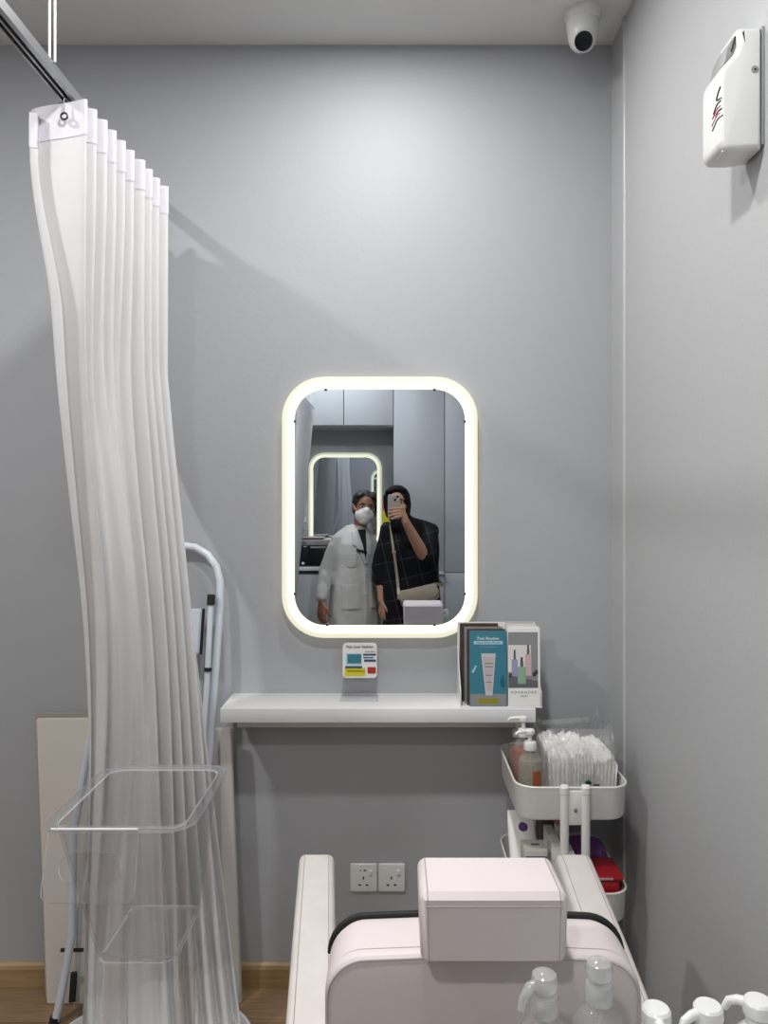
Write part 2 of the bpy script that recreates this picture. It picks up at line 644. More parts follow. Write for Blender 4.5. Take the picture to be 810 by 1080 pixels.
def lettering(s, size, m, parent, mtx, name='lettering', align='CENTER', depth=0.0003, spacing=1.0):
    cu = bpy.data.curves.new(name, 'FONT')
    cu.body = s
    cu.size = size
    cu.align_x = align
    cu.align_y = 'CENTER'
    cu.extrude = depth
    cu.space_character = spacing
    t = bpy.data.objects.new(name, cu)
    COL.objects.link(t)
    dg = bpy.context.evaluated_depsgraph_get()
    me = bpy.data.meshes.new_from_object(t.evaluated_get(dg))
    bpy.data.objects.remove(t)
    me.transform(world_of(parent).inverted() @ mtx if parent else mtx)
    me.materials.clear()
    me.materials.append(m)
    o = bpy.data.objects.new(name, me)
    COL.objects.link(o)
    if parent:
        o.parent = parent
    return o


def facing(c, yaw=0.0, tilt=0.0, roll=0.0):
    """matrix that stands text upright in x,z, read from -y"""
    return Matrix.Translation(Vector(c)) @ Matrix.Rotation(yaw, 4, 'Z') @ Matrix.Rotation(PI / 2 + tilt, 4, 'X') @ Matrix.Rotation(roll, 4, 'Z')


# ================================================================== THE ROOM
def slab(a, b):
    bm = BM(); box2(bm, a, b); return bm

struct('floor', slab((LEFT - .1, OPP - .1, -0.1), (RIGHT + .1, WALL + .1, 0)), M['floor'])
struct('ceiling', slab((LEFT - .1, OPP - .1, CEIL), (RIGHT + .1, WALL + .1, CEIL + .1)), M['ceil'])
struct('wall_back', slab((LEFT - .1, WALL, 0), (RIGHT + .1, WALL + .1, CEIL)), M['wall'])
struct('wall_right', slab((RIGHT, OPP - .1, 0), (RIGHT + .1, WALL, CEIL)), M['wallside'])
struct('wall_left', slab((LEFT - .1, OPP - .1, 0), (LEFT, WALL, CEIL)), M['wall'])
struct('wall_front', slab((LEFT, OPP - .1, 0), (RIGHT, OPP, CEIL)), M['wall'])
bm = BM()
prof = [(0, 0), (-0.014, 0), (-0.014, 0.062), (-0.010, 0.072), (-0.004, 0.078), (0, 0.08)]
prism(bm, prof, lambda u, v, t: Vector((t, WALL + u, v)), LEFT, RIGHT)
struct('baseboard_back', bm, M['skirt'], smooth=None)
bm = BM()
prism(bm, prof, lambda u, v, t: Vector((RIGHT + u, t, v)), OPP, WALL - 0.014)
struct('baseboard_right', bm, M['skirt'], smooth=None)
bm = BM()
half = [(RIGHT, 2.3015), (RIGHT, 2.3165)] + [(RIGHT - 0.0060 * math.sin(a), 2.309 + 0.0075 * math.cos(a)) for a in [PI * k / 12 for k in range(1, 12)]]
prism(bm, half, XY, 0.08, CEIL)
struct('trim_1', bm, M['bead'])

# ------------------------------------------------------------------ lit mirrors
def ring_prism(bm, outer, inner, fn, t0, t1, b=0.004):
    n = len(outer)
    def mix(f):
        return [(o[0] + (i[0] - o[0]) * f, o[1] + (i[1] - o[1]) * f) for o, i in zip(outer, inner)]
    w = 0.12
    rings = [[fn(u, v, t0) for u, v in outer], [fn(u, v, t1 - (t1 - t0) * 0.2) for u, v in outer],
             [fn(u, v, t1) for u, v in mix(w)], [fn(u, v, t1) for u, v in mix(.38)], [fn(u, v, t1) for u, v in mix(1 - w * 0.6)],
             [fn(u, v, t1 - (t1 - t0) * 0.15) for u, v in inner], [fn(u, v, t0) for u, v in inner]]
    vr = [[bm.verts.new(p) for p in r] for r in rings]
    vr.append(vr[0])
    for k, (a, c) in enumerate(zip(vr, vr[1:])):
        for i in range(n):
            j = (i + 1) % n
            f = bm.faces.new((a[i], a[j], c[j], c[i]))
            f.material_index = 1 if k in (0, 1, 2, 5) else 0


def lit_mirror(cx, cz, ywall, s, label):
    """s = -1: hangs on the back wall facing -y, +1: faces +y"""
    t = thing('lit_mirror', label, 'mirror', (cx, ywall, cz - 0.41))
    fn = lambda u, v, q: Vector((cx + u, ywall + s * q, cz + v))
    outer = rrect(0.616, 0.822, 0.132, 10)
    inner = rrect(0.536, 0.7415, 0.095, 10)
    bm = BM(); ring_prism(bm, outer, inner, fn, 0.006, 0.035)
    obj('light_frame', bm, [M['led'], M['ledside']], t, smooth=60)
    bm = BM(); prism(bm, rrect(0.545, 0.75, 0.099, 10), fn, 0.024, 0.030)
    obj('mirror_glass', bm, M['glass'], t, smooth=None)
    bm = BM(); prism(bm, rrect(0.56, 0.766, 0.1, 10), fn, 0.0, 0.006)
    obj('backing_plate', bm, M['plasticgrey'], t)
    for (u, v) in ((-.17, .3705), (.172, .3705), (-.268, .27), (.268, .27), (-.268, -.272), (.268, -.272), (-.165, -.3705), (.172, -.3705)):
        bm = BM()
        box(bm, fn(u, v, 0.0325), (0.008, 0.004, 0.008), 0.001)
        obj('clip', bm, M['steel'], t)
    return t

lit_mirror(-0.055, 1.527, WALL, -1, 'large rounded mirror with a glowing cream frame above the white shelf')

# ------------------------------------------------------------------ shelf
SX0, SX1, SY0, SZ = -0.523, 0.409, 2.27, 0.935
t = thing('wall_shelf', 'long white laminate wall shelf under the lit mirror', 'shelf', ((SX0 + SX1) / 2, WALL, SZ - .04))
bm = BM(); box2(bm, (SX0, SY0, SZ - .042), (SX1, WALL, SZ), 0.002, 2)
obj('shelf_board', bm, M['shelf'], t)
bm = BM(); box2(bm, (-0.50, 2.40, SZ - .095), (0.392, 2.418, SZ - .042), 0.002, 2)
obj('apron', bm, M['shelf'], t)
for x in (-0.485, -0.06, 0.37):
    bm = BM(); prism(bm, [(2.418, SZ - .042), (2.45, SZ - .042), (2.45, SZ - .10), (2.418, SZ - .09)], YZ, x - .012, x + .012)
    obj('bracket', bm, M['shelf'], t)

# ------------------------------------------------------------------ price card in a clear stand, on the shelf
cz0 = SZ
c = P(379.5, 696.5, 2.405)
hw, hh = 0.0535, 0.0545
t = thing('card_stand', 'small clear acrylic stand holding the product card on the shelf', 'card stand', (c.x, 2.39, SZ))
bm = BM(); box2(bm, (c.x - .054, 2.408, SZ), (c.x + .054, 2.411, c.z + .05), 0.001, 2)
obj('back_plate', bm, M['acry'], t)
bm = BM(); box2(bm, (c.x - .058, 2.345, SZ), (c.x + .058, 2.415, SZ + .003), 0.001, 2)
obj('base_plate', bm, [M['acryedge']], t)
bm = BM(); box2(bm, (c.x - .054, 2.398, SZ + .003), (c.x + .054, 2.400, SZ + .05), 0.0008, 2)
obj('front_lip', bm, M['acry'], t)
t = thing('product_card', 'small rounded white card with blue, yellow and red blocks on the shelf', 'card', (c.x, 2.404, c.z - hh))
bm = BM(); prism(bm, rrect(2 * hw, 2 * hh, 0.012, 6, c.x, c.z), XZ, 2.4025, 2.407)
obj('card_face', bm, M['paper'], t)
def blk(name, m, px0, py0, px1, py1, y, parent, r=0.001, th=0.0008, skew=0.0):
    a, b = P(px0, py0, y), P(px1, py1, y)
    bm = BM()
    prism(bm, [(x + skew * (z - (a.z + b.z) / 2), z) for x, z in rrect(abs(b.x - a.x), abs(a.z - b.z), min(r, abs(a.z - b.z) * .45), 3, (a.x + b.x) / 2, (a.z + b.z) / 2)], XZ, y - th, y)
    return obj(name, bm, m, parent, smooth=None)
YC = 2.4025
blk('print_block', M['tealpale'], 365, 689, 381.5, 700.5, YC, t)
blk('print_block', M['teal'], 366.5, 690, 381, 699.5, YC - .0008, t)
blk('print_block', M['navy'], 383, 689.5, 396.5, 691.5, YC, t)
blk('print_block', M['tealdark'], 383, 693, 394, 694.2, YC, t)
blk('print_block', M['navy'], 384, 695.5, 396.5, 698, YC, t)
blk('print_block', M['yellow'], 363.5, 704.5, 385.5, 713, YC, t)
blk('print_block', M['tealdark'], 364, 702.5, 382, 704.8, YC - .0008, t)
blk('print_block', M['olive'], 366, 707, 385, 708.4, YC - .0008, t)
blk('print_block', M['redp'], 387.5, 703.5, 396.5, 710.5, YC, t, r=.004)
p = P(379.5, 682.2, YC - .001)
lettering('Post Laser Redness', 0.0108, M['ink'], t, facing(p))
p = P(390.5, 687.3, YC - .001)
lettering('Calms redness', 0.0055, M['ink'], t, facing(p))

# ------------------------------------------------------------------ leaflets in a stand at the shelf's right end
hx0, hx1 = P(494, 700, 2.275).x, P(570.5, 700, 2.275).x
xm = P(535.5, 700, 2.275).x
t = thing('leaflet_stand', 'white two pocket leaflet stand at the right end of the shelf', 'leaflet stand', ((hx0 + hx1) / 2, 2.34, SZ))
bm = BM(); box2(bm, (hx0 - .024, 2.275, SZ), (hx1 + .004, 2.40, SZ + .004), 0.001, 2)
obj('base_plate', bm, M['plastic'], t)
bm = BM(); box2(bm, (hx0 - .023, 2.396, SZ + .004), (hx1 + .003, 2.400, SZ + .235), 0.001, 2)
obj('back_plate', bm, M['plastic'], t)
for x in (hx0 - .0235, hx1 + .0005):
    bm = BM(); prism(bm, [(2.277, SZ + .004), (2.396, SZ + .004), (2.396, SZ + .16), (2.277, SZ + .045)], YZ, x, x + .0025)
    obj('side_plate', bm, M['plastic'], t)
def leaflet(x0, x1, y, h, tilt, mface, label, group=None, mi=None):
    t = thing('leaflet', label, 'leaflet', ((x0 + x1) / 2, y, SZ + .0048), group=group)
    bm = BM()
    box(bm, (0, 0.0, h / 2), (x1 - x0 - .002, 0.0022, h), 0.0005, 1, rot=None)
    bm.transform(Matrix.Rotation(-tilt, 4, 'X'))
    obj('sheet', bm, mface, t, local=True, smooth=None)
    return t
TI = 0.035
blue = leaflet(hx0 + .003, xm, 2.279, 0.222, TI, M['teal'], 'blue leaflet with a white tube, front of the left pocket')
white = leaflet(xm + .001, hx1, 2.279, 0.230, TI, M['paper'], 'white leaflet showing glass dropper bottles, front of the right pocket')
for k, (nm, hh_, mm) in enumerate((('brown printed leaflet directly behind the blue tube leaflet', .226, 'brown'), ('grey printed leaflet second behind the blue tube leaflet', .228, 'greyprint'),
                          ('dark printed leaflet third behind the blue tube leaflet', .226, 'darkprint'), ('brown edged leaflet hindmost behind the blue tube leaflet', .232, 'brown'))):
    leaflet(hx0 - .004 - .0052 * k, xm - .004 - .004 * k, 2.290 + .022 * k, hh_, TI, M[mm], nm)
for k, (nm, hh_, mm) in enumerate((('white leaflet directly behind the dropper bottle leaflet', .233, 'paper'), ('pale card leaflet second behind the dropper bottle leaflet', .237, 'card'), ('grey leaflet hindmost behind the dropper bottle leaflet', .240, 'kraft'))):
    leaflet(xm + .001, hx1 - .001 - .004 * k, 2.292 + .022 * k, hh_, TI, M[mm], nm)
# artwork printed on the two front leaflets (in their tilted plane)
def art(parent, name, m, poly, lift=0.0004):
    """poly in leaflet coordinates: x from its centre, z from its foot"""
    bm = BM()
    area = sum(poly[i - 1][0] * poly[i][1] - poly[i][0] * poly[i - 1][1] for i in range(len(poly)))
    if area < 0: poly = poly[::-1]
    prism(bm, poly, XZ, -0.0011 - lift, -0.0011)
    bm.transform(Matrix.Rotation(-TI, 4, 'X'))
    return obj(name, bm, m, parent, local=True, smooth=None)
def R4(x0, z0, x1, z1): return [(x0, z0), (x1, z0), (x1, z1), (x0, z1)]
def artword(parent, s, size, m, x, z, spacing=1.0, lift=.0018):
    loc = world_of(parent) @ Matrix.Rotation(-TI, 4, 'X') @ Vector((x, -lift, z))
    return lettering(s, size, m, parent, facing(loc, tilt=-TI), spacing=spacing, depth=.0002)
art(blue, 'tube_body', M['tube'], [(-.021, .155), (.022, .155), (.012, .032), (-.008, .032)], .0006)
art(blue, 'tube_label', M['tubepink'], [(-.016, .145), (.018, .145), (.010, .045), (-.006, .045)], .0009)
for z, w in ((.125, .014), (.115, .013), (.09, .011), (.07, .009)):
    art(blue, 'tube_line', M['inkgrey'], R4(-w + .003, z, w, z + .0022), .0012)
art(blue, 'title_band', M['tealpale'], R4(-.043, .182, .043, .192), .0006)
art(blue, 'base_picture', M['greyprint'], R4(-.053, .002, .053, .036), .0003)
art(blue, 'caption_band', M['olive'], R4(-.030, .008, .030, .022), .0006)
art(blue, 'splash', M['tealpale'], [(-.050, .10), (-.044, .098), (-.034, .118), (-.038, .120)], .0006)
art(blue, 'droplet', M['tealdark'], [(.034, .07), (.040, .055), (.048, .055), (.050, .066), (.043, .095)], .0006)
artword(blue, 'Post Routine', .0125, M['whiteink'], 0, .1995)
artword(blue, 'Cleanse  Reduce  Moisture', .0066, M['ink'], 0, .187)
artword(blue, 'for your after treatment care', .0045, M['tealpale'], 0, .175)
art(white, 'picture', M['greyprint'], R4(-.047, .054, .041, .218), .0003)
art(white, 'picture_wall', M['card'], R4(-.047, .10, .02, .180), .0005)
art(white, 'picture_table', M['inkgrey'], [(-.047, .054), (.041, .054), (.041, .074), (-.047, .092)], .0006)
def dropper(parent, x, z, w, h, m):
    art(parent, 'bottle_print', m, R4(x - w / 2, z, x + w / 2, z + h), .0009)
    art(parent, 'dropper_print', M['inkgrey'], R4(x - w / 5, z + h, x + w / 5, z + h + .016), .0009)
    art(parent, 'bulb_print', M['darkprint'], R4(x - w / 7, z + h + .016, x + w / 7, z + h + .028), .0009)
dropper(white, -.028, .088, .018, .050, M['lilac'])
dropper(white, .012, .090, .019, .062, M['rosep'])
dropper(white, -.007, .066, .024, .050, M['greenp'])
for (x, z) in ((.030, .088), (.036, .094), (-.04, .085)):
    art(white, 'stone_print', M['darkprint'], R4(x - .005, z, x + .005, z + .012), .0009)
artword(white, 'ADVANCED', .0095, M['inkgrey'], -.001, .041, spacing=1.75)
artword(white, 'SERIES', .0055, M['inkgrey'], -.001, .030, spacing=1.35)

# ------------------------------------------------------------------ wall sockets
def socket(cx, cz, label, extra):
    t = thing('power_socket', label, 'power socket', (cx, WALL, cz - .043), group='twin wall sockets')
    fn = lambda u, v, q: Vector((cx + u, WALL - q, cz + v))
    bm = BM(); soft_prism(bm, rrect(.086, .09, .006, 4), fn, 0.0, 0.009, .004)
    obj('face_plate', bm, M['plastic'], t)
    bm = BM(); box(bm, fn(.022, .018, .011), (.011, .006, .015), .0015)
    obj('switch', bm, M['plastic'], t)
    for (u, v, w, h) in ((-.001, .0, .0045, .009), (-.0125, -.022, .0085, .0045), (.0105, -.022, .0085, .0045)):
        bm = BM(); box(bm, fn(u, v, .0088), (w, .001, h))
        obj('pin_hole', bm, M['ink'], t, smooth=None)
    if extra:
        for u, w in ((-.010, .0025), (.0015, .003), (.006, .003)):
            bm = BM(); box(bm, fn(u, .024, .0092), (w, .0006, .006))
            obj('printed_mark', bm, M['darkprint'], t, smooth=None)
    else:
        bm = BM(); lathe(bm, [(.003, 0), (.0024, .001), (.0001, .0013)], fn(-.021, -.0105, .009), 12, axis=(0, -1, 0))
        obj('indicator', bm, M['whiteink'], t)
a = P(383.7, 924.6, WALL); socket(a.x, a.z, 'white wall socket with dark print beside its switch, on the left', True)
a = P(413.2, 924.6, WALL); socket(a.x, a.z, 'white wall socket with a pale indicator dot, nearer the chair headrest', False)

# ------------------------------------------------------------------ dome camera
cc = P(614.5, 20, 2.29)
t = thing('security_camera', 'white dome security camera on the ceiling near the right wall', 'camera', (cc.x, cc.y, CEIL))
cx, cy = cc.x, cc.y
dn = (0, 0, -1)
bm = BM(); lathe(bm, [(.056, 0), (.056, .012), (.053, .018), (.052, .024), (.049, .026)], (cx, cy, CEIL), 32, axis=dn)
obj('base_ring', bm, M['plastic'], t)
bm = BM(); lathe(bm, [(.048, .024), (.0475, .045), (.044, .070), (.038, .090), (.028, .104), (.014, .110), (.002, .111)], (cx, cy, CEIL), 32, axis=dn)
obj('housing', bm, M['plastic'], t)
look = (Vector((-0.14, -1, -0.66))).normalized()
bc = Vector((cx - .002, cy - .006, CEIL - .084))
bm = BM(); lathe(bm, [(.030, 0), (.0305, .028), (.0285, .036), (.024, .037)], bc, 28, axis=look)
obj('eyeball', bm, M['plastic'], t)
bm = BM(); lathe(bm, [(.0262, .034), (.0262, .0385), (.020, .0405), (.0005, .0415)], bc, 28, axis=look)
lens = obj('lens_window', bm, M['lens'], t)
bm = BM(); lathe(bm, [(.008, .0405), (.008, .044), (.003, .0425), (.0005, .0425)], bc, 20, axis=look)
obj('lens', bm, M['lens'], lens)

# ------------------------------------------------------------------ air freshener on the right wall
DY0, DY1 = 1.425, 1.512
t = thing('air_freshener', 'white plastic air freshener dispenser high on the right wall', 'dispenser', (RIGHT, (DY0 + DY1) / 2, 2.18))
# outline in (distance from the wall, z)
side = [(0.006, 2.432), (.048, 2.432), (.052, 2.428), (.050, 2.400), (.056, 2.385), (.080, 2.358), (.084, 2.350), (.086, 2.335), (.086, 2.222), (.083, 2.210), (.074, 2.203), (.040, 2.203), (.006, 2.208)]
bm = BM()
soft_prism(bm, [(-u, v) for u, v in side], lambda u, v, q: Vector((RIGHT + u, q, v)), DY0, DY1, .0125, 5)
obj('cover', bm, M['plastic'], t, smooth=40)
bm = BM(); box2(bm, (RIGHT - .006, DY0 + .004, 2.215), (RIGHT, DY1 - .002, 2.436), .002, 2)
obj('wall_plate', bm, M['plasticgrey'], t)
bm = BM()
win = [(.050, 2.425), (.060, 2.412), (.069, 2.390), (.073, 2.368), (.056, 2.384), (.0495, 2.400)]
soft_prism(bm, [(-u, v) for u, v in win], lambda u, v, q: Vector((RIGHT + u, q, v)), DY0 + .012, DY1 - .010, .003, 2)
w_ = obj('window_lens', bm, M['plasticgrey'], t)
w_['label'] = 'grey smoked window'
bm = BM(); prism(bm, [(-.0505, 2.420), (-.0525, 2.420), (-.060, 2.392), (-.0575, 2.392)], lambda u, v, q: Vector((RIGHT + u, q, v)), DY0 + .010, DY0 + .0125)
obj('window_slot', bm, M['slot'], t)
bm = BM(); lathe(bm, [(.0075, 0), (.0072, .001), (.0005, .0012)], (RIGHT - .020, DY0 + .0005, 2.352), 20, axis=(0, -1, 0))
lk = obj('lock', bm, M['plasticgrey'], t)
bm = BM(); lathe(bm, [(.0022, .001), (.002, .0022), (.0002, .0022)], (RIGHT - .020, DY0 + .0005, 2.352), 10, axis=(0, -1, 0))
obj('keyhole', bm, M['ink'], lk)
bm = BM()
sens = [(-.080, 2.196), (-.078, 2.184), (-.064, 2.1815)]
tube(bm, [Vector((RIGHT - .077, DY0 + .009, 2.2045)), Vector((RIGHT - .075, DY0 + .020, 2.2026)), Vector((RIGHT - .074, DY0 + .040, 2.2025))], .0012, 8)
tube(bm, [Vector((RIGHT - .077, DY0 + .009, 2.2045)), Vector((RIGHT - .062, DY0 + .009, 2.2045))], .001, 8)
obj('sensor_mark', bm, M['whiteink'], t)
# printed emblem on its front corner: a dark peak over slanted red and dark lines
def mark(y0, z0, y1, z1, th, m, nm):
    bm = BM()
    x = RIGHT - .0864
    def surf(y):
        d = max(0, (DY0 + .0125) - y)
        return RIGHT - .086 - .0005 + (0.0125 - math.sqrt(max(0, .0125 ** 2 - d * d)))
    n = 5
    pts = [Vector((surf(y0 + (y1 - y0) * k / n), y0 + (y1 - y0) * k / n, z0 + (z1 - z0) * k / n)) for k in range(n + 1)]
    tube(bm, pts, th, 6)
    obj(nm, bm, m, t)
e = DY0
mark(e + .012, 2.300, e + .0035, 2.322, .0016, M['ink'], 'emblem_stroke')
mark(e + .009, 2.299, e + .002, 2.301, .0014, M['tealdark'], 'emblem_stroke')
mark(e + .026, 2.282, e + .003, 2.296, .0014, M['ink'], 'emblem_stroke')
mark(e + .030, 2.275, e + .003, 2.287, .0012, M['redp'], 'emblem_stroke')
mark(e + .016, 2.272, e + .002, 2.281, .0014, M['ink'], 'emblem_stroke')
mark(e + .034, 2.263, e + .004, 2.274, .0010, M['pinkp'], 'emblem_stroke')
mark(e + .030, 2.252, e + .001, 2.268, .0013, M['ink'], 'emblem_stroke')

# ------------------------------------------------------------------ curtain track and curtains
def track(x, z, y0, y1, label, rods):
    t = thing('curtain_track', label, 'curtain track', (x, (y0 + y1) / 2, z))
    bm = BM()
    prof = [(-.021, 0), (-.021, .022), (.013, .022), (.013, 0), (.003, 0), (.003, .010), (-.005, .010), (-.005, 0), (-.009, 0), (-.009, .010), (-.017, .010), (-.017, 0)]
    prism(bm, [(x + u, z + v) for u, v in prof], XZ, y0, y1)
    obj('rail', bm, M['alu'], t, smooth=20)
    for u in (-.001, -.013):
        bm = BM(); box2(bm, (x + u - .0035, y0 + .01, z + .007), (x + u + .0035, y1 - .01, z + .0098))
        obj('groove', bm, M['slot'], t, smooth=None)
    for y in rods:
        for dx in (-.0055, .0055):
            bm = BM(); lathe(bm, [(.0024, 0), (.0024, CEIL - z - .0215)], (x + .010 + dx, y, z + .0215), 10)
            obj('hanger_rod', bm, M['white'], t)
        bm = BM(); box(bm, (x + .008, y, CEIL - .004), (.04, .03, .008), .001, 2)
        obj('ceiling_plate', bm, M['alu'], t)
    return t
TRX, TRZ = -.71, 2.42
_tk = track(TRX, TRZ, 0.35, 2.2, 'grey aluminium curtain track hanging from the ceiling above the tall curtain', (1.56, 0.6))

def sm(a, b, x):
    x = min(1, max(0, (x - a) / (b - a)))
    return x * x * (3 - 2 * x)

Z0, Z1 = 0.055, TRZ - 0.004
def cur(u, z):
    """the gathered curtain: its head runs along the track, its foot is dragged across"""
    if u > .9:                                     # the last folds turn back to the wall
        f = (u - .9) / .1
        e0 = cur(.9, z)
        k = sm(1.38, 1.8, z)
        w0 = Vector((-.755 + .010 * math.sin(f * 15), 2.16 + .26 * f, z))
        g = sm(0, .25, f)
        q = e0.lerp(w0, g * k)
        if k < 1:
            q += Vector((-.004, .012, 0)) * f * (1 - k)
        q.z = z - .055 * sm(.55, .75, f) * sm(2.1, 2.40, z)
        return q
    u = u / .9
    h = (Z1 - z) / (Z1 - Z0)                       # 0 head .. 1 foot
    xr = -.668 + .218 * max(0, (1.9 - z) / 1.85) ** 1.05
    yr = 2.17 + .03 * h
    xl = -.708 - .012 * sm(0, .3, h) - .118 * sm(.42, 1, h)
    yl = 1.63 + .42 * sm(0, 1, h)
    w = sm(.0, .75, h)
    e = u ** (1.0 + .0 * h)
    base = Vector((xl + (xr - xl) * e, yl + (yr - yl) * e, 0))
    # fold offset, mostly across the run
    d = Vector((xr - xl, yr - yl, 0)).normalized()
    nrm = Vector((-d.y, d.x, 0))                   # towards -x / -y side
    N = 10.5
    uu = u ** .9
    ph = 2 * PI * (N * uu) + .5 * math.sin(3.1 * h + 5 * u) * h
    s = math.sin(ph)
    s = math.copysign(abs(s) ** .75, s)
    win = sm(.02, .10, u) * (1 - sm(.46, .60, u))
    broad = 1 - .86 * win * sm(.06, .34, h) 
    amp = (.037 - .014 * h) * broad
    off = nrm * (amp * s)
    off += nrm * (-.022 * math.exp(-((u - .24) / .16) ** 2) * sm(.10, .5, h))
    off += nrm * (.014 * math.sin(2 * PI * (2.4 * u + .25 * h)) * sm(.1, .5, h) * win)
    off += nrm * (.056 * max(0, 1 - u / .06) ** 1.2 * (1 - .88 * sm(.03, .2, h)))
    # a few soft creases
    off += nrm * .006 * noise.noise(Vector((u * 14, z * 1.3, 3)))
    p = base + off
    return Vector((p.x, p.y, z - .042 * max(0, 1 - u / .05) * (1 - sm(0, .25, h))))

def cloth(name, f, zs, nu, m, parent, th=.0016, outer=0.0):
    bm = BM()
    rows = []
    for z in zs:
        rows.append([bm.verts.new(f(i / nu, z)) for i in range(nu + 1)])
    for a, b in zip(rows, rows[1:]):
        for i in range(nu):
            bm.faces.new((a[i], a[i + 1], b[i + 1], b[i]))
    o = obj(name, bm, m, parent, smooth=180, keep=True)
    md = o.modifiers.new('thickness', 'SOLIDIFY')
    md.thickness = th
    md.offset = outer
    md.use_rim = False
    return o
def lins(a, b, n): return [a + (b - a) * k / n for k in range(n + 1)]

t = thing('curtain', 'tall gathered white curtain hanging from the ceiling track', 'curtain', (-.70, 1.95, Z0))
cloth('drape', cur, lins(Z1 - .075, Z0 + .175, 70), 220, M['curtain'], t)
cloth('header_band', cur, lins(Z1, Z1 - .075, 4), 220, M['header'], t, th=.004)
cloth('hem', cur, lins(Z0 + .175, Z0, 12), 220, M['hemcloth'], t, th=.003)
for k in range(9):
    u = .033 if k == 0 else .9 * ((k + .25) / 10.5) ** (1 / .9)
    p = cur(u, Z1 - .034)
    bm = BM()
    ring = [Vector((p.x + .007 * math.cos(a), p.y - (.012 if k == 0 else .004), p.z + .007 * math.sin(a))) for a in [2 * PI * i / 14 for i in range(15)]]
    tube(bm, ring, .0022, 8)
    tube(bm, [(p.x, p.y - (.012 if k == 0 else .004), p.z + .006), (p.x + .1 * (TRX - p.x), p.y - (.012 if k == 0 else .003), p.z + .038), (TRX - .004, p.y, TRZ + .006)], .0013, 6)
    obj('hook', bm, M['steel'], t)

# the curtain seen only in the mirror, by the opposite wall
bm = BM()  # unseen bar behind the curtain, added to carry the track's shadow to the wall
loft(bm, [[Vector((-.729, 2.2, TRZ + .002)), Vector((-.693, 2.2, TRZ + .002)), Vector((-.693, 2.2, TRZ + .02)), Vector((-.729, 2.2, TRZ + .02))],
          [Vector((-.79, WALL, TRZ + .075)), Vector((-.765, WALL, TRZ + .075)), Vector((-.765, WALL, TRZ + .105)), Vector((-.79, WALL, TRZ + .105))]])
obj('shadow_bar', bm, M['alu'], _tk)
TR2, TZ2 = -.66, 2.235
track(TR2, TZ2, -1.15, -0.02, 'lower aluminium track hanging behind the camera, seen in the mirror', (-.2, -.95))
def cur2(u, z):
    h = (TZ2 - .012 - z) / (TZ2 - .10)
    y = -.10 - .97 * u
    x = TR2 + .02 - .02 * u - (.075 + .075 * u) * h * 1.35
    x += .028 * math.sin(2 * PI * 9 * u) * (1 - .3 * h)
    return Vector((x, y, z))
t = thing('curtain', 'white curtain at the left edge of the mirror image', 'curtain', (TR2, -.6, .06))
cloth('drape', cur2, lins(TZ2 - .087, .06, 30), 160, M['curtain'], t)
cloth('header_band', cur2, lins(TZ2 - .012, TZ2 - .087, 3), 160, M['header'], t, th=.004)

# ------------------------------------------------------------------ step ladder leaning on the wall
t = thing('step_ladder', 'folded pale step ladder leaning on the wall behind the tall curtain', 'step ladder', (-.8, 2.3, 0))
def Lp(px, py, back=0.0):
    # plane of the leaning ladder: depth from 2.285 at the floor to 2.425 at the top
    # solve depth from height
    d = 2.3
    for _ in range(8):
        z = EYE - (py - VY) / FPX * d
        d = 2.27 + .150 * z / 1.42 + back
    return P(px, py, d)
rail = [Lp(57, 1083), Lp(62, 1062), Lp(76, 985), Lp(76, 960), Lp(77, 880), Lp(95, 780), Lp(118, 700), Lp(140, 640)]
topl = [Lp(146, 612), Lp(152, 595), Lp(163, 583), Lp(178, 577), Lp(192, 575.5), Lp(206, 577.5), Lp(219, 585), Lp(228, 597), Lp(232, 612)]
down = [Lp(232, 640), Lp(228.5, 690), Lp(224, 750), Lp(217, 850), Lp(209, 950), Lp(200, 1058)]
bm = BM(); tube(bm, rail + topl + down, .0125, 12)
obj('front_frame', bm, M['ladder'], t)
bm = BM(); tube(bm, [Lp(222.5, 634, -.03), Lp(219, 705, -.03), Lp(206, 940, -.02), Lp(198, 1055, -.01)], .009, 10)
obj('rear_leg', bm, M['ladder'], t)
bm = BM(); tube(bm, [Lp(150, 634, .012), Lp(140, 705, .012), Lp(84, 960, .03), Lp(81, 1056, .05)], .008, 10)
obj('rear_leg', bm, M['ladder'], t)
bm = BM(); tube(bm, [Lp(223, 627, -.03), Lp(222.4, 638, -.03)], .0125, 12)
obj('leg_cap', bm, M['rubber'], t)
bm = BM(); tube(bm, [Lp(219.5, 704, -.031), Lp(219.3, 708, -.031)], .0115, 12)
obj('leg_band', bm, M['rubber'], t)
bm = BM(); tube(bm, [Lp(64, 1002, .01), Lp(88, 1002, .02)], .0055, 8)
obj('cross_bar', bm, M['rubber'], t)
bm = BM(); tube(bm, [Lp(78, 1026, .01), Lp(76, 1056, .01)], .010, 8)
obj('leg_cap', bm, M['rubber'], t)
bm = BM(); tube(bm, [Lp(58.5, 1072), Lp(56, 1086)], .015, 10)
obj('leg_cap', bm, M['rubber'], t)
for (x0, x1, y0, y1) in ((158, 212.5, 642, 690), (140, 206, 742, 800), (120, 200, 850, 905)):
    a, b, c_, d_ = Lp(x0, y0, -.012), Lp(x1, y0, -.012), Lp(x1 - 3, y1, -.012), Lp(x0 - 8, y1, -.012)
    bm = BM()
    n_ = (b - a).cross(d_ - a).normalized()
    loft(bm, [[a, b, c_, d_], [q + n_ * .018 for q in (a, b, c_, d_)]])
    bmesh.ops.bevel(bm, geom=bm.edges[:], offset=.004, segments=2, affect='EDGES')
    st = obj('step', bm, M['ladder'], t)
    bm = BM()
    tube(bm, [b + n_ * .004 + Vector((.006, 0, 0)), c_ + n_ * .004 + Vector((.006, 0, 0))], .0045, 6)
    obj('step_edge', bm, M['rubber'], st)

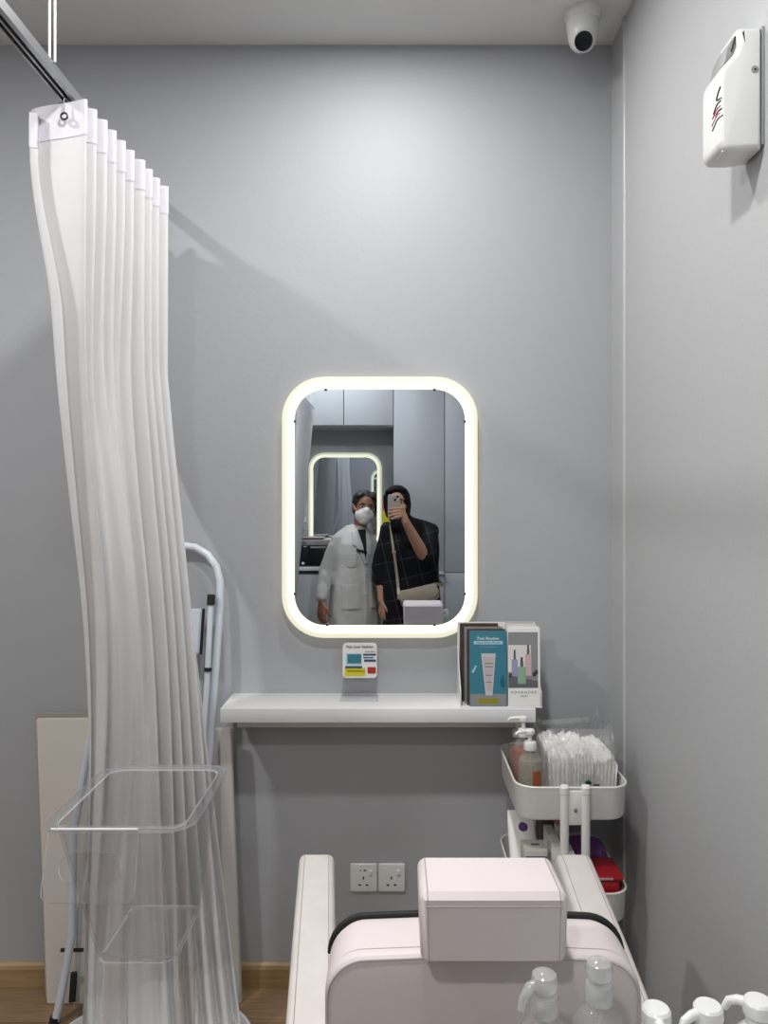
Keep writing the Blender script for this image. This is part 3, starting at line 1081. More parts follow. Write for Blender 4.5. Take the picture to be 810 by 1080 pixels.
# ------------------------------------------------------------------ boards leaning on the wall
def board(pts, depth_top, depth_bot, th, m, name, label, rad=.006):
    """pts: four pixels clockwise from the top left; stands on the floor and leans on the wall"""
    tl, tr_, br, bl = pts
    q = [P(tl[0], tl[1], depth_top), P(tr_[0], tr_[1], depth_top), P(br[0], br[1], depth_bot), P(bl[0], bl[1], depth_bot)]
    q[2].z = q[3].z = 0.0
    bm = BM()
    n_ = (q[1] - q[0]).cross(q[3] - q[0]).normalized()
    if n_.y > 0: n_ = -n_
    loft(bm, [q, [v + n_ * th for v in q]])
    mn = min(v.co.z for v in bm.verts)
    bmesh.ops.translate(bm, vec=(0, 0, -mn), verts=bm.verts[:])
    bmesh.ops.bevel(bm, geom=bm.edges[:], offset=.003, segments=2, affect='EDGES')
    o = obj(name, bm, m)
    tag(o, label, 'board')
    return o
board([(40, 757), (150, 756), (158, 1052), (51, 1052)], 2.405, 2.375, .012, M['board'], 'leaning_board', 'cream board leaning on the wall left of the tall curtain, the front one')
board([(38, 751), (140, 750), (150, 1045), (49, 1045)], 2.436, 2.400, .010, M['boardedge'], 'leaning_board', 'thin board peeping out behind the cream board, left of the curtain')
board([(196, 767), (245, 767), (256, 1045), (206, 1045)], 2.392, 2.385, .02, M['panel'], 'leaning_board', 'narrow grey white board standing under the left end of the shelf')

# ------------------------------------------------------------------ round white tray on the floor
t = thing('floor_tray', 'wide white round cornered tray on the floor under the tall curtain', 'tray', (-.685, 2.06, 0))
cx, cy = -.685, 2.055
bm = BM()
o_ = rrect(.585, .575, .235, 14)
def sc_(k): return [(cx + u * k, cy + v * k) for u, v in o_]
rings = []
for k, z in ((.93, 0.0), (.985, .004), (1.0, .014), (1.0, .036), (.992, .040), (.972, .040), (.965, .036), (.955, .020), (.92, .014)):
    rings.append([Vector((u, v, z)) for u, v in sc_(k)])
loft(bm, rings)
obj('tray_body', bm, M['white'], t)

# ------------------------------------------------------------------ clear acrylic stand
t = thing('acrylic_stand', 'clear acrylic floor stand with a slotted handle in front of the curtain', 'display stand', (-.565, 1.68, 0))
RZ = .905
def wallplate(name, a, b, c_, d_, th, m=None):
    """a plate with corners a b c d, thickened along its normal; rim faces take the edge look"""
    bm = BM()
    a, b, c_, d_ = map(Vector, (a, b, c_, d_))
    n_ = (b - a).cross(d_ - a).normalized() * th
    vr = loft(bm, [[a, b, c_, d_], [v + n_ for v in (a, b, c_, d_)]])
    bm.faces.ensure_lookup_table()
    for f in bm.faces[:4]:
        f.material_index = 1
    return obj(name, bm, [M['acry'], M['acryedge']], t, smooth=None)
A_ = Vector((-.68, 1.52, RZ)); B_ = Vector((-.415, 1.52, RZ)); C_ = Vector((-.43, 1.84, RZ)); D_ = Vector((-.68, 1.84, RZ))
a2 = Vector((-.60, 1.60, .60)); b2 = Vector((-.44, 1.60, .60)); c2 = Vector((-.45, 1.80, .60)); d2 = Vector((-.62, 1.80, .60))
# rim: a flat rounded flange around the opening
out_ = rrect(.30, .365, .055, 8, -.553, 1.68)
inn_ = rrect(.262, .325, .035, 8, -.553, 1.68)
bm = BM()
rings = [[Vector((u, v, RZ)) for u, v in out_], [Vector((u, v, RZ + .006)) for u, v in out_], [Vector((u, v, RZ + .006)) for u, v in inn_], [Vector((u, v, RZ)) for u, v in inn_]]
vr = [[bm.verts.new(p) for p in r] for r in rings]; vr.append(vr[0])
for k, (p, q) in enumerate(zip(vr, vr[1:])):
    for i in range(len(p)):
        j = (i + 1) % len(p)
        f = bm.faces.new((p[i], p[j], q[j], q[i])); f.material_index = 1 if k in (0, 2) else 0
obj('rim', bm, [M['acry'], M['acryedge']], t, smooth=30)
# tapered hopper below the rim
bm = BM()
def ring_at(f, inset=0.0):
    w, d = .262 - .095 * f - inset, .325 - .10 * f - inset
    return [Vector((u, v, RZ - .305 * f)) for u, v in rrect(w, d, .03, 6, -.553 + .012 * f, 1.68 + .015 * f)]
ro = [ring_at(f) for f in (0, 1)]
ri = [ring_at(f, .008) for f in (1, 0)]
vr = [[bm.verts.new(p) for p in r] for r in ro + ri]; vr.append(vr[0])
for k, (p, q) in enumerate(zip(vr, vr[1:])):
    for i in range(len(p)):
        j = (i + 1) % len(p)
        f = bm.faces.new((p[i], p[j], q[j], q[i])); f.material_index = 1 if k in (1, 3) else 0
obj('hopper', bm, [M['acry'], M['acryedge']], t, smooth=30)
wallplate('shelf_plate', (-.622, 1.60, .60), (-.46, 1.60, .60), (-.46, 1.79, .60), (-.622, 1.79, .60), .006)
for x in (-.468, -.622):
    wallplate('side_panel', (x, 1.62, .012), (x, 1.762, .012), (x, 1.762, .60), (x, 1.62, .60), .006)
wallplate('base_plate', (-.65, 1.585, 0), (-.44, 1.585, 0), (-.44, 1.765, 0), (-.65, 1.765, 0), .012)
# handle plate with its slot, sloping out from the front of the rim
bm = BM()
hw_, hl_ = .175, .128
outer = [(-.5 * hw_, 0), (.5 * hw_, 0)] + [(u, v) for u, v in arc((.5 * hw_ - .018, -hl_ + .018), .018, 0, -PI / 2, 6)] + [(u, v) for u, v in arc((-.5 * hw_ + .018, -hl_ + .018), .018, -PI / 2, -PI, 6)]
slot = rrect(.118, .054, .0265, 8, 0.0, -.068)
U = Vector((1, 0, 0)); Dn = Vector((-.02, .085, .112)).normalized(); Nn = U.cross(Dn).normalized()
H0 = Vector((-.592, 1.50, RZ + .003))
hp = lambda u, v, q: H0 + U * u + Dn * v + Nn * q
slo = [(u, v) for u, v in slot]
vo = [[bm.verts.new(hp(u, v, q)) for u, v in outer] for q in (0, .005)]
vs_ = [[bm.verts.new(hp(u, v, q)) for u, v in slo] for q in (0, .005)]
for k in (0, 1):
    ed = []
    for ring in (vo[k], vs_[k]):
        for i in range(len(ring)):
            ed.append(bm.edges.new((ring[i], ring[(i + 1) % len(ring)])))
    bmesh.ops.triangle_fill(bm, edges=ed, use_beauty=True)
for pair in (vo, vs_):
    n_ = len(pair[0])
    for i in range(n_):
        j = (i + 1) % n_
        f = bm.faces.new((pair[0][i], pair[0][j], pair[1][j], pair[1][i])); f.material_index = 1
obj('handle_plate', bm, [M['acry'], M['acrybright']], t, smooth=None)
bm = BM(); tube(bm, [H0 + U * -.085 + Vector((0, .004, .002)), H0 + U * .085 + Vector((0, .004, .002))], .0022, 8)
obj('handle_hinge', bm, M['acrybright'], t)

# ------------------------------------------------------------------ salon chair
ang = 0.0
t = thing('salon_chair', 'blush white leather salon chair facing the lit mirror', 'chair', (.118, 1.05, 0), ang)
T = dict(parent=t, local=True)
# backrest: rounded outline in x,z, thick in y
def back_outline(w, z0, z1, r):
    pts = [(-w, z0), (w, z0)]
    pts += arc((w - r, z1 - r), r, 0, PI / 2, 10)
    pts += [(w * .4, z1 + .003), (0, z1 + .004), (-w * .4, z1 + .003)]
    pts += arc((-w + r, z1 - r), r, PI / 2, PI, 10)
    return pts
bo = back_outline(.218, .42, .930, .055)
bm = BM(); soft_prism(bm, bo, XZ, .004, .102, .011, 5)
br_ = obj('backrest', bm, M['leather'], smooth=50, **T)
bm = BM()
tube(bm, [(u * .985,   .0055, v - .006) for u, v in bo[2:]], .0022, 8)
tube(bm, [(bo[2][0] * .985,   .0055, .43), (bo[2][0] * .985,   .0055, bo[2][1] - .006)], .0022, 8)
tube(bm, [(bo[-1][0] * .985,   .0055, .43), (bo[-1][0] * .985,   .0055, bo[-1][1] - .006)], .0022, 8)
obj('welt', bm, M['welt'], parent=br_, local=True)
bm = BM()
tube(bm, [(u * .994, .021, v + .0002) for u, v in bo[2:]], .0007, 5)
obj('stitching', bm, M['seam'], parent=br_, local=True)
bm = BM()
tube(bm, [(u * 1.0, .105, v + .001) for u, v in bo[2:]], .0050, 10)
pp = obj('piping', bm, M['rubber'], parent=br_, local=True); pp['label'] = 'black piping'
# front cushion of the back
bm = BM(); soft_prism(bm, back_outline(.208, .46, .922, .05), XZ, .105, .130, .011, 4)
obj('back_cushion', bm, M['leather'], smooth=50, **T)
# headrest
bm = BM()
hr = [(-.040, .950), (.060, .937), (.069, .944), (.069, 1.030), (.060, 1.039), (-.044, 1.044), (-.052, 1.036), (-.051, .957)]
def hfn(u, v, q):
    k = 1.0 - .03 * (1 - (v - .93) / .11)
    return Vector((.008 + q * k, u, v))
cx_ = 0
soft_prism(bm, hr, hfn, -.0975, .0975, .013, 5)
hd = obj('headrest', bm, M['leather'], smooth=40, **T)
bm = BM()
for sx in (-1, 1):
    tube(bm, [hfn(u * .985, .93 + (v - .93) * .993 + .0012, sx * .0865) for u, v in hr + hr[:1]], .0008, 5)
tube(bm, [hfn(-.0523, 1.028, q) for q in (-.088, -.04, 0, .04, .088)], .0008, 5)
obj('stitching', bm, M['seam'], parent=hd, local=True)
bm = BM()
for sx in (-.05, .05):
    tube(bm, [(.008 + sx, .03, .80), (.008 + sx, .03, .955)], .006, 8)
obj('headrest_rod', bm, M['chrome'], **T)
# padded arms
for sx in (-1, 1):
    ac, sl = ((-.238, -.089), None, (.2306, .060))[sx + 1]
    prof = [(-.02, .36), (.59, .36), (.64, .42)] + [(.625 + .045 * math.cos(a), .731 + .045 * math.sin(a)) for a in [PI / 2 * k / 6 for k in range(7)]] + [(.30, .782), (.05, .776), (-.02, .765)]
    bm = BM(); soft_prism(bm, prof, lambda u, v, q: Vector((q + sl * u, u, v)), ac - .0385, ac + .0385, .014, 4)
    am = obj('armrest', bm, M['leatherarm'], smooth=50, **T)
    bm = BM()
    for q in (-.026, .026):
        tube(bm, [(ac + q + sl * u, u, v + .0006) for u, v in prof[4:]], .0007, 5)
    obj('stitching', bm, M['seam'], parent=am, local=True)
bm = BM(); box(bm, (-.004, .385, .455), (.45, .50, .13), .035, 5)
obj('seat', bm, M['leather'], smooth=50, **T)
bm = BM(); box(bm, (-.004, .33, .372), (.46, .54, .05), .008, 3)
obj('seat_frame', bm, M['black'], **T)
bm = BM(); lathe(bm, [(.25, 0), (.25, .012), (.235, .022), (.10, .032), (.045, .04), (.042, .18), (.034, .185), (.034, .35)], (.014, .30, 0), 36)
obj('pedestal', bm, M['chrome'], **T)
bm = BM(); tube(bm, [(-.14, .56, .36), (-.14, .80, .17), (.17, .80, .17), (.17, .56, .36)], .012, 10)
obj('footrest', bm, M['chrome'], **T)

# ------------------------------------------------------------------ trolley
TX0, TX1, TY0, TY1 = .317, .624, 2.045, 2.415
tcx, tcy = (TX0 + TX1) / 2, (TY0 + TY1) / 2
t = thing('trolley', 'white three tier metal trolley in the corner behind the chair', 'trolley', (tcx, tcy, 0))
def tray(z0, z1):
    w, d = TX1 - TX0, TY1 - TY0
    o_ = lambda k, r: rrect(w - k, d - k, r, 8, tcx, tcy)
    bm = BM()
    rings = []
    for k, r, z in ((.026, .05, z0), (.016, .052, z0 + .003), (.010, .055, z0 + .010), (.004, .055, z1 - .01), (.0, .055, z1 - .004), (-.002, .056, z1), (.002, .055, z1 + .003), (.008, .052, z1 + .002), (.010, .052, z1 - .006), (.018, .05, z0 + .010), (.03, .05, z0 + .004)):
        rings.append([Vector((u, v, z)) for u, v in o_(k, r)])
    loft(bm, rings)
    return bm
for z0, z1 in ((.695, .786), (.418, .503), (.135, .22)):
    obj('tray', tray(z0, z1), M['cart'], t)
for y in (TY0 - .012, TY1 + .012):
    for dx in (-.0285, .0275):
        bm = BM(); lathe(bm, [(.010, .07), (.0115, .075), (.0115, .775), (.013, .777), (.013, .793), (.010, .797), (.0005, .798)], (tcx + dx, y, 0), 18)
        obj('post', bm, M['cart'], t)
    bm = BM(); box(bm, (tcx, y, .738), (.036, .008, .09), .002, 2)
    br_ = obj('bracket', bm, M['cart'], t)
    bm = BM(); lathe(bm, [(.0055, 0), (.005, .0025), (.0015, .004), (.0003, .004)], (tcx, y - .004, .733), 16, axis=(0, -1, 0))
    obj('screw', bm, M['chrome'], br_)
for x in (TX0 + .05, TX1 - .05):
    for y in (TY0 + .04, TY1 - .04):
        bm = BM(); lathe(bm, [(.03, -.01), (.032, -.006), (.032, .006), (.03, .01)], (x, y, .032), 20, axis=(1, 0, 0))
        wh = obj('wheel', bm, M['rubber'], t)
        bm = BM(); lathe(bm, [(.006, .06), (.006, .14)], (x, y, 0), 10)
        box(bm, (x, y, .062), (.03, .02, .008), .001, 2)
        obj('caster', bm, M['plasticgrey'], wh)

# ------------------------------------------------------------------ pump bottles
def pump_bottle(loc, h, r, label, liquid, level, pumpm, style, nozdir, group=None, name='pump_bottle', sheet=None, bodym='clearpl'):
    x, y, z = loc
    t = thing(name, label, 'bottle', loc, group=group)
    k = h / .2
    neck = .145 * k
    bm = BM()
    lathe(bm, [(r * .9, 0), (r, .004), (r, neck - .035), (r * .93, neck - .022), (r * .7, neck - .010), (r * .42, neck - .002), (r * .40, neck + .008)], (0, 0, 0), 32)
    obj('bottle_body', bm, M[bodym], t, local=True)
    if liquid:
        bm = BM(); lathe(bm, [(r * .86, .003), (r * .94, .007), (r * .94, neck * level), (0.0005, neck * level)], (0, 0, 0), 28)
        obj('liquid', bm, M[liquid], t, local=True)
    bm = BM()
    lathe(bm, [(r * .5, neck + .004), (r * .52, neck + .006), (r * .52, neck + .022), (r * .46, neck + .026), (r * .2, neck + .027)], (0, 0, 0), 24)
    obj('collar', bm, M[pumpm], t, local=True)
    n = Vector(nozdir).normalized()
    bm = BM()
    if style == 'dome':
        lathe(bm, [(.006, neck + .02), (.006, h - .024)], (0, 0, 0), 14)
        lathe(bm, [(.010, h - .026), (.0155, h - .022), (.017, h - .014), (.0145, h - .005), (.008, h - .001), (.0003, h)], (0, 0, 0), 24)
        hd = obj('pump_head', bm, M[pumpm], t, local=True)
        bm = BM()
        a = Vector((0, 0, h - .015))
        tube(bm, [a + n * .008, a + n * .020 + Vector((0, 0, -.002)), a + n * .028 + Vector((0, 0, -.012)), a + n * .032 + Vector((0, 0, -.026))], [.007, .0065, .0055, .0045], 12)
        obj('nozzle', bm, M[pumpm], hd, local=True)
    else:
        lathe(bm, [(.0055, neck + .02), (.0055, h - .012)], (0, 0, 0), 14)
        lathe(bm, [(.009, h - .015), (.0125, h - .012), (.0125, h - .003), (.010, h), (.0003, h + .0005)], (0, 0, 0), 20)
        hd = obj('pump_head', bm, M[pumpm], t, local=True)
        bm = BM()
        a = Vector((0, 0, h - .006))
        tube(bm, [a + n * .006, a + n * .022 + Vector((0, 0, .001)), a + n * .036 + Vector((0, 0, -.001)), a + n * .043 + Vector((0, 0, -.006))], [.006, .0052, .0045, .0036], 12)
        obj('nozzle', bm, M[pumpm], hd, local=True)
    bm = BM(); tube(bm, [(0, 0, neck), (.004, 0, neck * .5), (.008, 0, .012)], .0022, 8)
    obj('dip_tube', bm, M['frost'], t, local=True)
    if sheet:
        a0, a1, z0, z1, mm, nm = sheet
        bm = BM()
        n_ = 12
        rr = r + .0006
        loft(bm, [[Vector((q * math.cos(a0 + (a1 - a0) * i / n_), q * math.sin(a0 + (a1 - a0) * i / n_), zz)) for q, zz in ((rr, z0), (rr, z1), (rr - .0005, z1), (rr - .0005, z0))] for i in range(n_ + 1)])
        obj(nm, bm, M[mm], t, local=True)
    return t
fl = .7
p = P(559, 800, 2.125)
pump_bottle((p.x, p.y, fl), .218, .0335, 'front pump bottle with pale liquid and an orange strip in the trolley', 'amber', .86, 'plastic', 'flat', (-1, -.25, 0), sheet=(-1.5, -.72, .012, .112, 'orange', 'label_strip'))
p = P(552, 800, 2.225)
pump_bottle((p.x, p.y, fl), .225, .031, 'middle pump bottle with orange liquid in the trolley top tray', 'orange', .8, 'plastic', 'flat', (-1, .1, 0))
p = P(546, 800, 2.325)
pump_bottle((p.x, p.y, fl), .182, .03, 'hindmost pump bottle with rose liquid in the trolley top tray', 'rose', .8, 'plastic', 'flat', (.4, 1, 0))

# ------------------------------------------------------------------ bag of cotton pads
BX0, BX1, BYa, BYb = .412, .599, 2.115, 2.35
t = thing('cotton_bag', 'clear plastic bag stuffed with white cotton pads in the trolley', 'bag', ((BX0 + BX1) / 2, (BYa + BYb) / 2, fl))
def fluffy(x0, x1, y0, y1, z0, z1, seed, ridge, lean=0.0):
    bm = BM()
    nx, nz, ny = 44, 16, 16
    def pos(fx, fy, fz):
        x = x0 + (x1 - x0) * fx; y = y0 + (y1 - y0) * fy; z = z0 + (z1 - z0) * fz
        x += lean * fz
        e = noise.noise(Vector((x * 45 + seed, y * 45, z * 30)))
        top = sm(.72, 1, fz)
        z += top * (.012 * e + .012 * noise.noise(Vector((x * 110, y * 110, seed))) - .008 * (2 * abs(fx - .5)) ** 6 - .008 * (2 * abs(fy - .5)) ** 6)
        rr = math.sin(2 * PI * ridge * fx + seed)
        dy = .0035 * rr * (1 - top * .6) if fy < .01 else 0
        y += dy + (.004 * e)
        x += .003 * noise.noise(Vector((z * 40, y * 40, seed + 9)))
        return Vector((x, y, z))
    g = {}
    def vert(i, j, k):
        if (i, j, k) not in g:
            g[(i, j, k)] = bm.verts.new(pos(i / nx, j / ny, k / nz))
        return g[(i, j, k)]
    for i in range(nx):
        for k in range(nz):
            for j, fl_ in ((0, 0), (ny, 1)):
                bm.faces.new([vert(i, j, k), vert(i + 1, j, k), vert(i + 1, j, k + 1), vert(i, j, k + 1)])
        for j in range(ny):
            for k in (0, nz):
                bm.faces.new([vert(i, j, k), vert(i + 1, j, k), vert(i + 1, j + 1, k), vert(i, j + 1, k)])
    for j in range(ny):
        for k in range(nz):
            for i in (0, nx):
                bm.faces.new([vert(i, j, k), vert(i, j + 1, k), vert(i, j + 1, k + 1), vert(i, j, k + 1)])
    return bm
obj('cotton_stack', fluffy(BX0 + .006, BX0 + .068, BYa + .008, BYb - .02, fl + .006, fl + .150, 3, 5, .0), M['cotton'], t, smooth=60)
obj('cotton_stack', fluffy(BX0 + .070, BX0 + .128, BYa + .006, BYb - .02, fl + .006, fl + .152, 11, 6), M['cotton'], t, smooth=60)
obj('cotton_stack', fluffy(BX0 + .130, BX1 + .004, BYa + .008, BYb - .015, fl + .006, fl + .140, 23, 6, .004), M['cotton'], t, smooth=60)
bm = BM()
n_ = 60
rings = []
for k in range(15):
    f = k / 14
    z = fl + .006 + (.190) * f
    g = sm(.70, 1, f)
    pts = []
    for i, (u, v) in enumerate(rrect(BX1 - BX0 + .016, BYb - BYa + .002, .03, 14, (BX0 + BX1) / 2 + .003, (BYa + BYb) / 2)):
        cxx, cyy = (BX0 + BX1) / 2, (BYa + BYb) / 2
        q = Vector((u, v, z))
        q.y = cyy + (q.y - cyy) * (1 - .45 * g)
        q.x = cxx + (q.x - cxx) * (1 + .02 * g)
        e = noise.noise(Vector((u * 32, v * 32, z * 26)))
        e2 = noise.noise(Vector((u * 75, v * 75, z * 60 + 4)))
        d = Vector((q.x - cxx, q.y - cyy, 0)).normalized()
        q += d * (.003 * e * (.3 + f) + .010 * e2 * g)
        q.z += g * (.030 * noise.noise(Vector((u * 28, 0, 7))) + .020 * e2)
        pts.append(q)
    rings.append(pts)
loft(bm, rings, cap0=True, cap1=False)
obj('film', bm, M['film'], t, smooth=28)
bm = BM()
rc = random.Random(5)
cxx, cyy = (BX0 + BX1) / 2, (BYa + BYb) / 2
for k in range(26):
    fx = rc.uniform(.02, .98); y0 = BYa + rc.uniform(.0, .10)
    x0 = BX0 + (BX1 - BX0) * fx; z0 = fl + rc.uniform(.135, .178)
    an = rc.uniform(-.9, .9) if k % 3 else rc.uniform(1.0, 2.1); L = rc.uniform(.015, .05)
    cv = rc.uniform(-.4, .4)
    pts = [Vector((min(BX1 + .004, max(BX0 - .006, x0 + L * q * math.cos(an))), y0 + .015 * q, min(fl + .198, z0 + L * q * abs(math.sin(an)) * .8 + cv * L * q * (1 - q)))) for q in (0, .2, .4, .6, .8, 1)]
    tube(bm, pts, [.0002, .0006, .0008, .0008, .0006, .0002], 5)
obj('film_glint', bm, M['acrybright'], t)  # pale strands stand in for glints on the crumpled film
a = P(624, 824.5, BYa - .002)
lb = BM(); box(lb, (a.x - .004, BYa - .004, a.z + .002), (.05, .0012, .034), .0003, 1, rot=Matrix.Rotation(math.radians(4), 3, 'Y'))
lb = obj('bag_label', lb, M['film'], t, smooth=None)
bm = BM()
for ang_, ln in ((-70, .011), (-38, .013), (0, .014), (38, .013), (70, .011)):
    an = math.radians(ang_)
    cxx, czz = a.x - .010, a.z - .006
    px_, pz_ = cxx + ln * math.sin(an), czz + ln * math.cos(an)
    sx_, sz_ = math.cos(an), -math.sin(an)
    mxx, mzz = cxx + .55 * ln * math.sin(an), czz + .55 * ln * math.cos(an)
    prism(bm, [(cxx, czz), (mxx + .0032 * sx_, mzz + .0032 * sz_), (px_, pz_), (mxx - .0032 * sx_, mzz - .0032 * sz_)], XZ, BYa - .0056, BYa - .0050)
obj('leaf_emblem', bm, M['leafgreen'], lb, smooth=None)
bm = BM(); box(bm, (a.x + .012, BYa - .0052, a.z - .008), (.018, .0006, .004))
obj('printed_mark', bm, M['darkprint'], lb, smooth=None)

# ------------------------------------------------------------------ things in the second tray
f2 = .424
def packbox(name, label, cat, a, b, m, rz=0, bev=.002, tilt=0.0):
    a, b = Vector(a), Vector(b)
    c_ = (a + b) / 2
    t = thing(name, label, cat, (c_.x, c_.y, a.z), rz)
    bm = BM(); box(bm, (0, 0, (b.z - a.z) / 2), (b.x - a.x, b.y - a.y, b.z - a.z), bev, 2)
    if tilt: bm.transform(Matrix.Rotation(tilt, 4, 'X'))
    obj('carton', bm, m, t, local=True)
    return t
t = thing('wipes_pack', 'soft white pack with a purple spot in the trolley middle tray', 'pack', (.373, 2.20, f2))
bm = BM()
rings = []
for k in range(9):
    f = k / 8
    w = .086 * (1 - .1 * (2 * f - 1) ** 2)
    th = .017 * math.sqrt(max(.02, 1 - (2 * f - 1) ** 4))
    rings.append([Vector((w * .5 * math.cos(a) ** 1 if False else w * .5 * math.copysign(abs(math.cos(a)) ** .5, math.cos(a)), th * math.copysign(abs(math.sin(a)) ** .8, math.sin(a)),     .005 + .235 * f)) for a in [2 * PI * i / 24 for i in range(24)]])
loft(bm, rings)
bm.transform(Matrix.Rotation(math.radians(-40), 4, 'X') )
mz = min(v.co.z for v in bm.verts)
bmesh.ops.translate(bm, vec=(0, -.015, -mz + .001), verts=bm.verts[:])
wp = obj('pouch', bm, M['paper'], t, local=True)
bm = BM()
bv = BVHTree.FromPolygons([v.co.copy() for v in wp.data.vertices], [list(p.vertices) for p in wp.data.polygons])
ell = []
for i in range(20):
    a_ = 2 * PI * i / 20
    x_, z_ = .002 + .014 * math.cos(a_), .152 + .010 * math.sin(a_)
    h = bv.ray_cast(Vector((x_, -1, z_)), Vector((0, 1, 0)))
    ell.append(Vector((x_, (h[0].y if h[0] else -.03) - .0006, z_)))
loft(bm, [ell, [v + Vector((0, .0005, 0)) for v in ell]])
obj('purple_spot', bm, M['purplesolid'], t, local=True, smooth=None)
t = packbox('carton_box', 'small pale carton with a navy band in the trolley middle tray', 'box', (.346, 2.085, f2), (.408, 2.155, f2 + .176), M['kraft'])
bm = BM(); box(bm, (0, -.0353, .140), (.0585, .0006, .042))
obj('navy_band', bm, M['navy'], t, local=True, smooth=None)
bm = BM(); box(bm, (.004, .004, .1763), (.022, .010, .0006))
obj('printed_mark', bm, M['inkgrey'], t, local=True, smooth=None)
packbox('carton_box', 'low cream carton between the trolley posts and the navy banded carton', 'box', (.4215, 2.10, f2), (.446, 2.22, f2 + .19), M['card'])
t = packbox('carton_box', 'dark patterned carton at the back of the trolley middle tray', 'box', (.424, 2.26, f2), (.456, 2.36, f2 + .225), M['brown'])
t = packbox('carton_box', 'white carton with a blue stripe behind the trolley posts', 'box', (.452, 2.085, f2), (.484, 2.15, f2 + .165), M['paper'])
bm = BM(); box(bm, (0, -.0328, .140), (.0305, .0006, .02))
obj('blue_stripe', bm, M['navy'], t, local=True, smooth=None)
t = thing('sponge_pad', 'small pink pad on a pale block behind the trolley posts', 'pad', (.476, 2.27, f2))
bm = BM(); box(bm, (0, 0, .09), (.03, .07, .18), .008, 3)
obj('pad_body', bm, M['card'], t, local=True)
bm = BM(); box(bm, (0, 0, .186), (.028, .05, .012), .005, 3)
obj('pad_top', bm, M['pinkish'], t, local=True)
t = thing('red_box', 'bright red box with a white printed line in the trolley', 'box', (.549, 2.125, f2))
bm = BM(); box(bm, (0, 0, .052), (.112, .105, .104), .02, 4)
obj('box_body', bm, M['red'], t, local=True)
bm = BM(); box(bm, (0, 0, .108), (.122, .112, .012), .004, 2)
obj('lid', bm, M['red'], t, local=True)
bm = BM(); box(bm, (.010, -.0565, .108), (.044, .0012, .006))
for k in range(6):
    pass
obj('printed_line', bm, M['rosep'], t, local=True, smooth=None)
t = thing('sponge', 'big purple textured sponge behind the red box in the trolley', 'sponge', (.552, 2.265, f2))
bm = BM()
rings = []
for k, z in ((.86, 0), (.92, .004), (1.0, .02), (1.02, .06), (1.02, .098), (.98, .110), (.88, .117), (.5, .121), (.05, .122)):
    rings.append([Vector((u * k, v * k, z + .0025 * noise.noise(Vector((u * k * 120, v * k * 120, z * 120))))) for u, v in rrect(.115, .12, .045, 10)])
loft(bm, rings)
obj('sponge_body', bm, M['purple'], t, local=True)
t = packbox('carton_box', 'grey carton in the lowest tray of the trolley', 'box', (.36, 2.12, .141), (.50, 2.30, .141 + .08), M['kraft'])

# ------------------------------------------------------------------ side table and bottles behind the chair
TZ = .7885
t = thing('side_table', 'low white side table behind the chair carrying the bottles', 'table', (.40, .80, 0))
bm = BM(); box2(bm, (.135, .66, TZ - .022), (.665, .972, TZ), .004, 3)
obj('table_top', bm, M['white'], t)
for x in (.16, .64):
    for y in (.685, .947):
        bm = BM(); box2(bm, (x - .014, y - .014, 0), (x + .014, y + .014, TZ - .022), .003, 2)
        obj('leg', bm, M['white'], t)
pump_bottle((.1775, .928, TZ + .0006), .200, .034, 'clear dome pump bottle nearest the chair back on the side table', 'water', .5, 'frost', 'dome', (-1, -.35, 0))
pump_bottle((.248, .945, TZ + .0006), .204, .034, 'clear dome pump bottle second from the chair back on the side table', 'water', .45, 'frost', 'dome', (.2, 1, 0))
def white_bottle(loc, label, nd, cap):
    t = thing('white_bottle', label, 'bottle', loc)
    h = .148
    bm = BM(); lathe(bm, [(.026, 0), (.0285, .003), (.0285, .092), (.026, .104), (.018, .112), (.012, .116), (.012, .122)], (0, 0, 0), 28)
    obj('bottle_body', bm, M['plastic'], t, local=True)
    bm = BM(); lathe(bm, [(.013, .114), (.0145, .116), (.0145, .126), (.008, .128)], (0, 0, 0), 24)
    obj('collar', bm, M['plastic'], t, local=True)
    bm = BM(); lathe(bm, [(.010, .126), (.0175, .129), (.0182, .133), (.0175, h - .004), (.015, h - .001), (.0004, h)], (0, 0, 0), 26)
    hd = obj('pump_head', bm, M['plastic'], t, local=True)
    n = Vector(nd).normalized(); a = Vector((0, 0, h - .009))
    bm = BM(); tube(bm, [a + n * .010, a + n * .024 + Vector((0, 0, -.001)), a + n * .034 + Vector((0, 0, -.006)), a + n * .039 + Vector((0, 0, -.016))], [.0065, .006, .0055, .0045], 12)
    obj('nozzle', bm, M['plastic'], hd, local=True)
    return t
b1 = white_bottle((.3165, .94, TZ + .0006), 'white pump bottle beside the clear bottles, its spout facing us', (-.1, -1, 0), 0)
white_bottle((.382, .945, TZ + .0006), 'white pump bottle with its spout turned left, middle of three', (-1, -.3, 0), 0)
white_bottle((.448, .955, TZ + .0006), 'white pump bottle closest to the right wall on the side table', (-.9, .6, 0), 0)

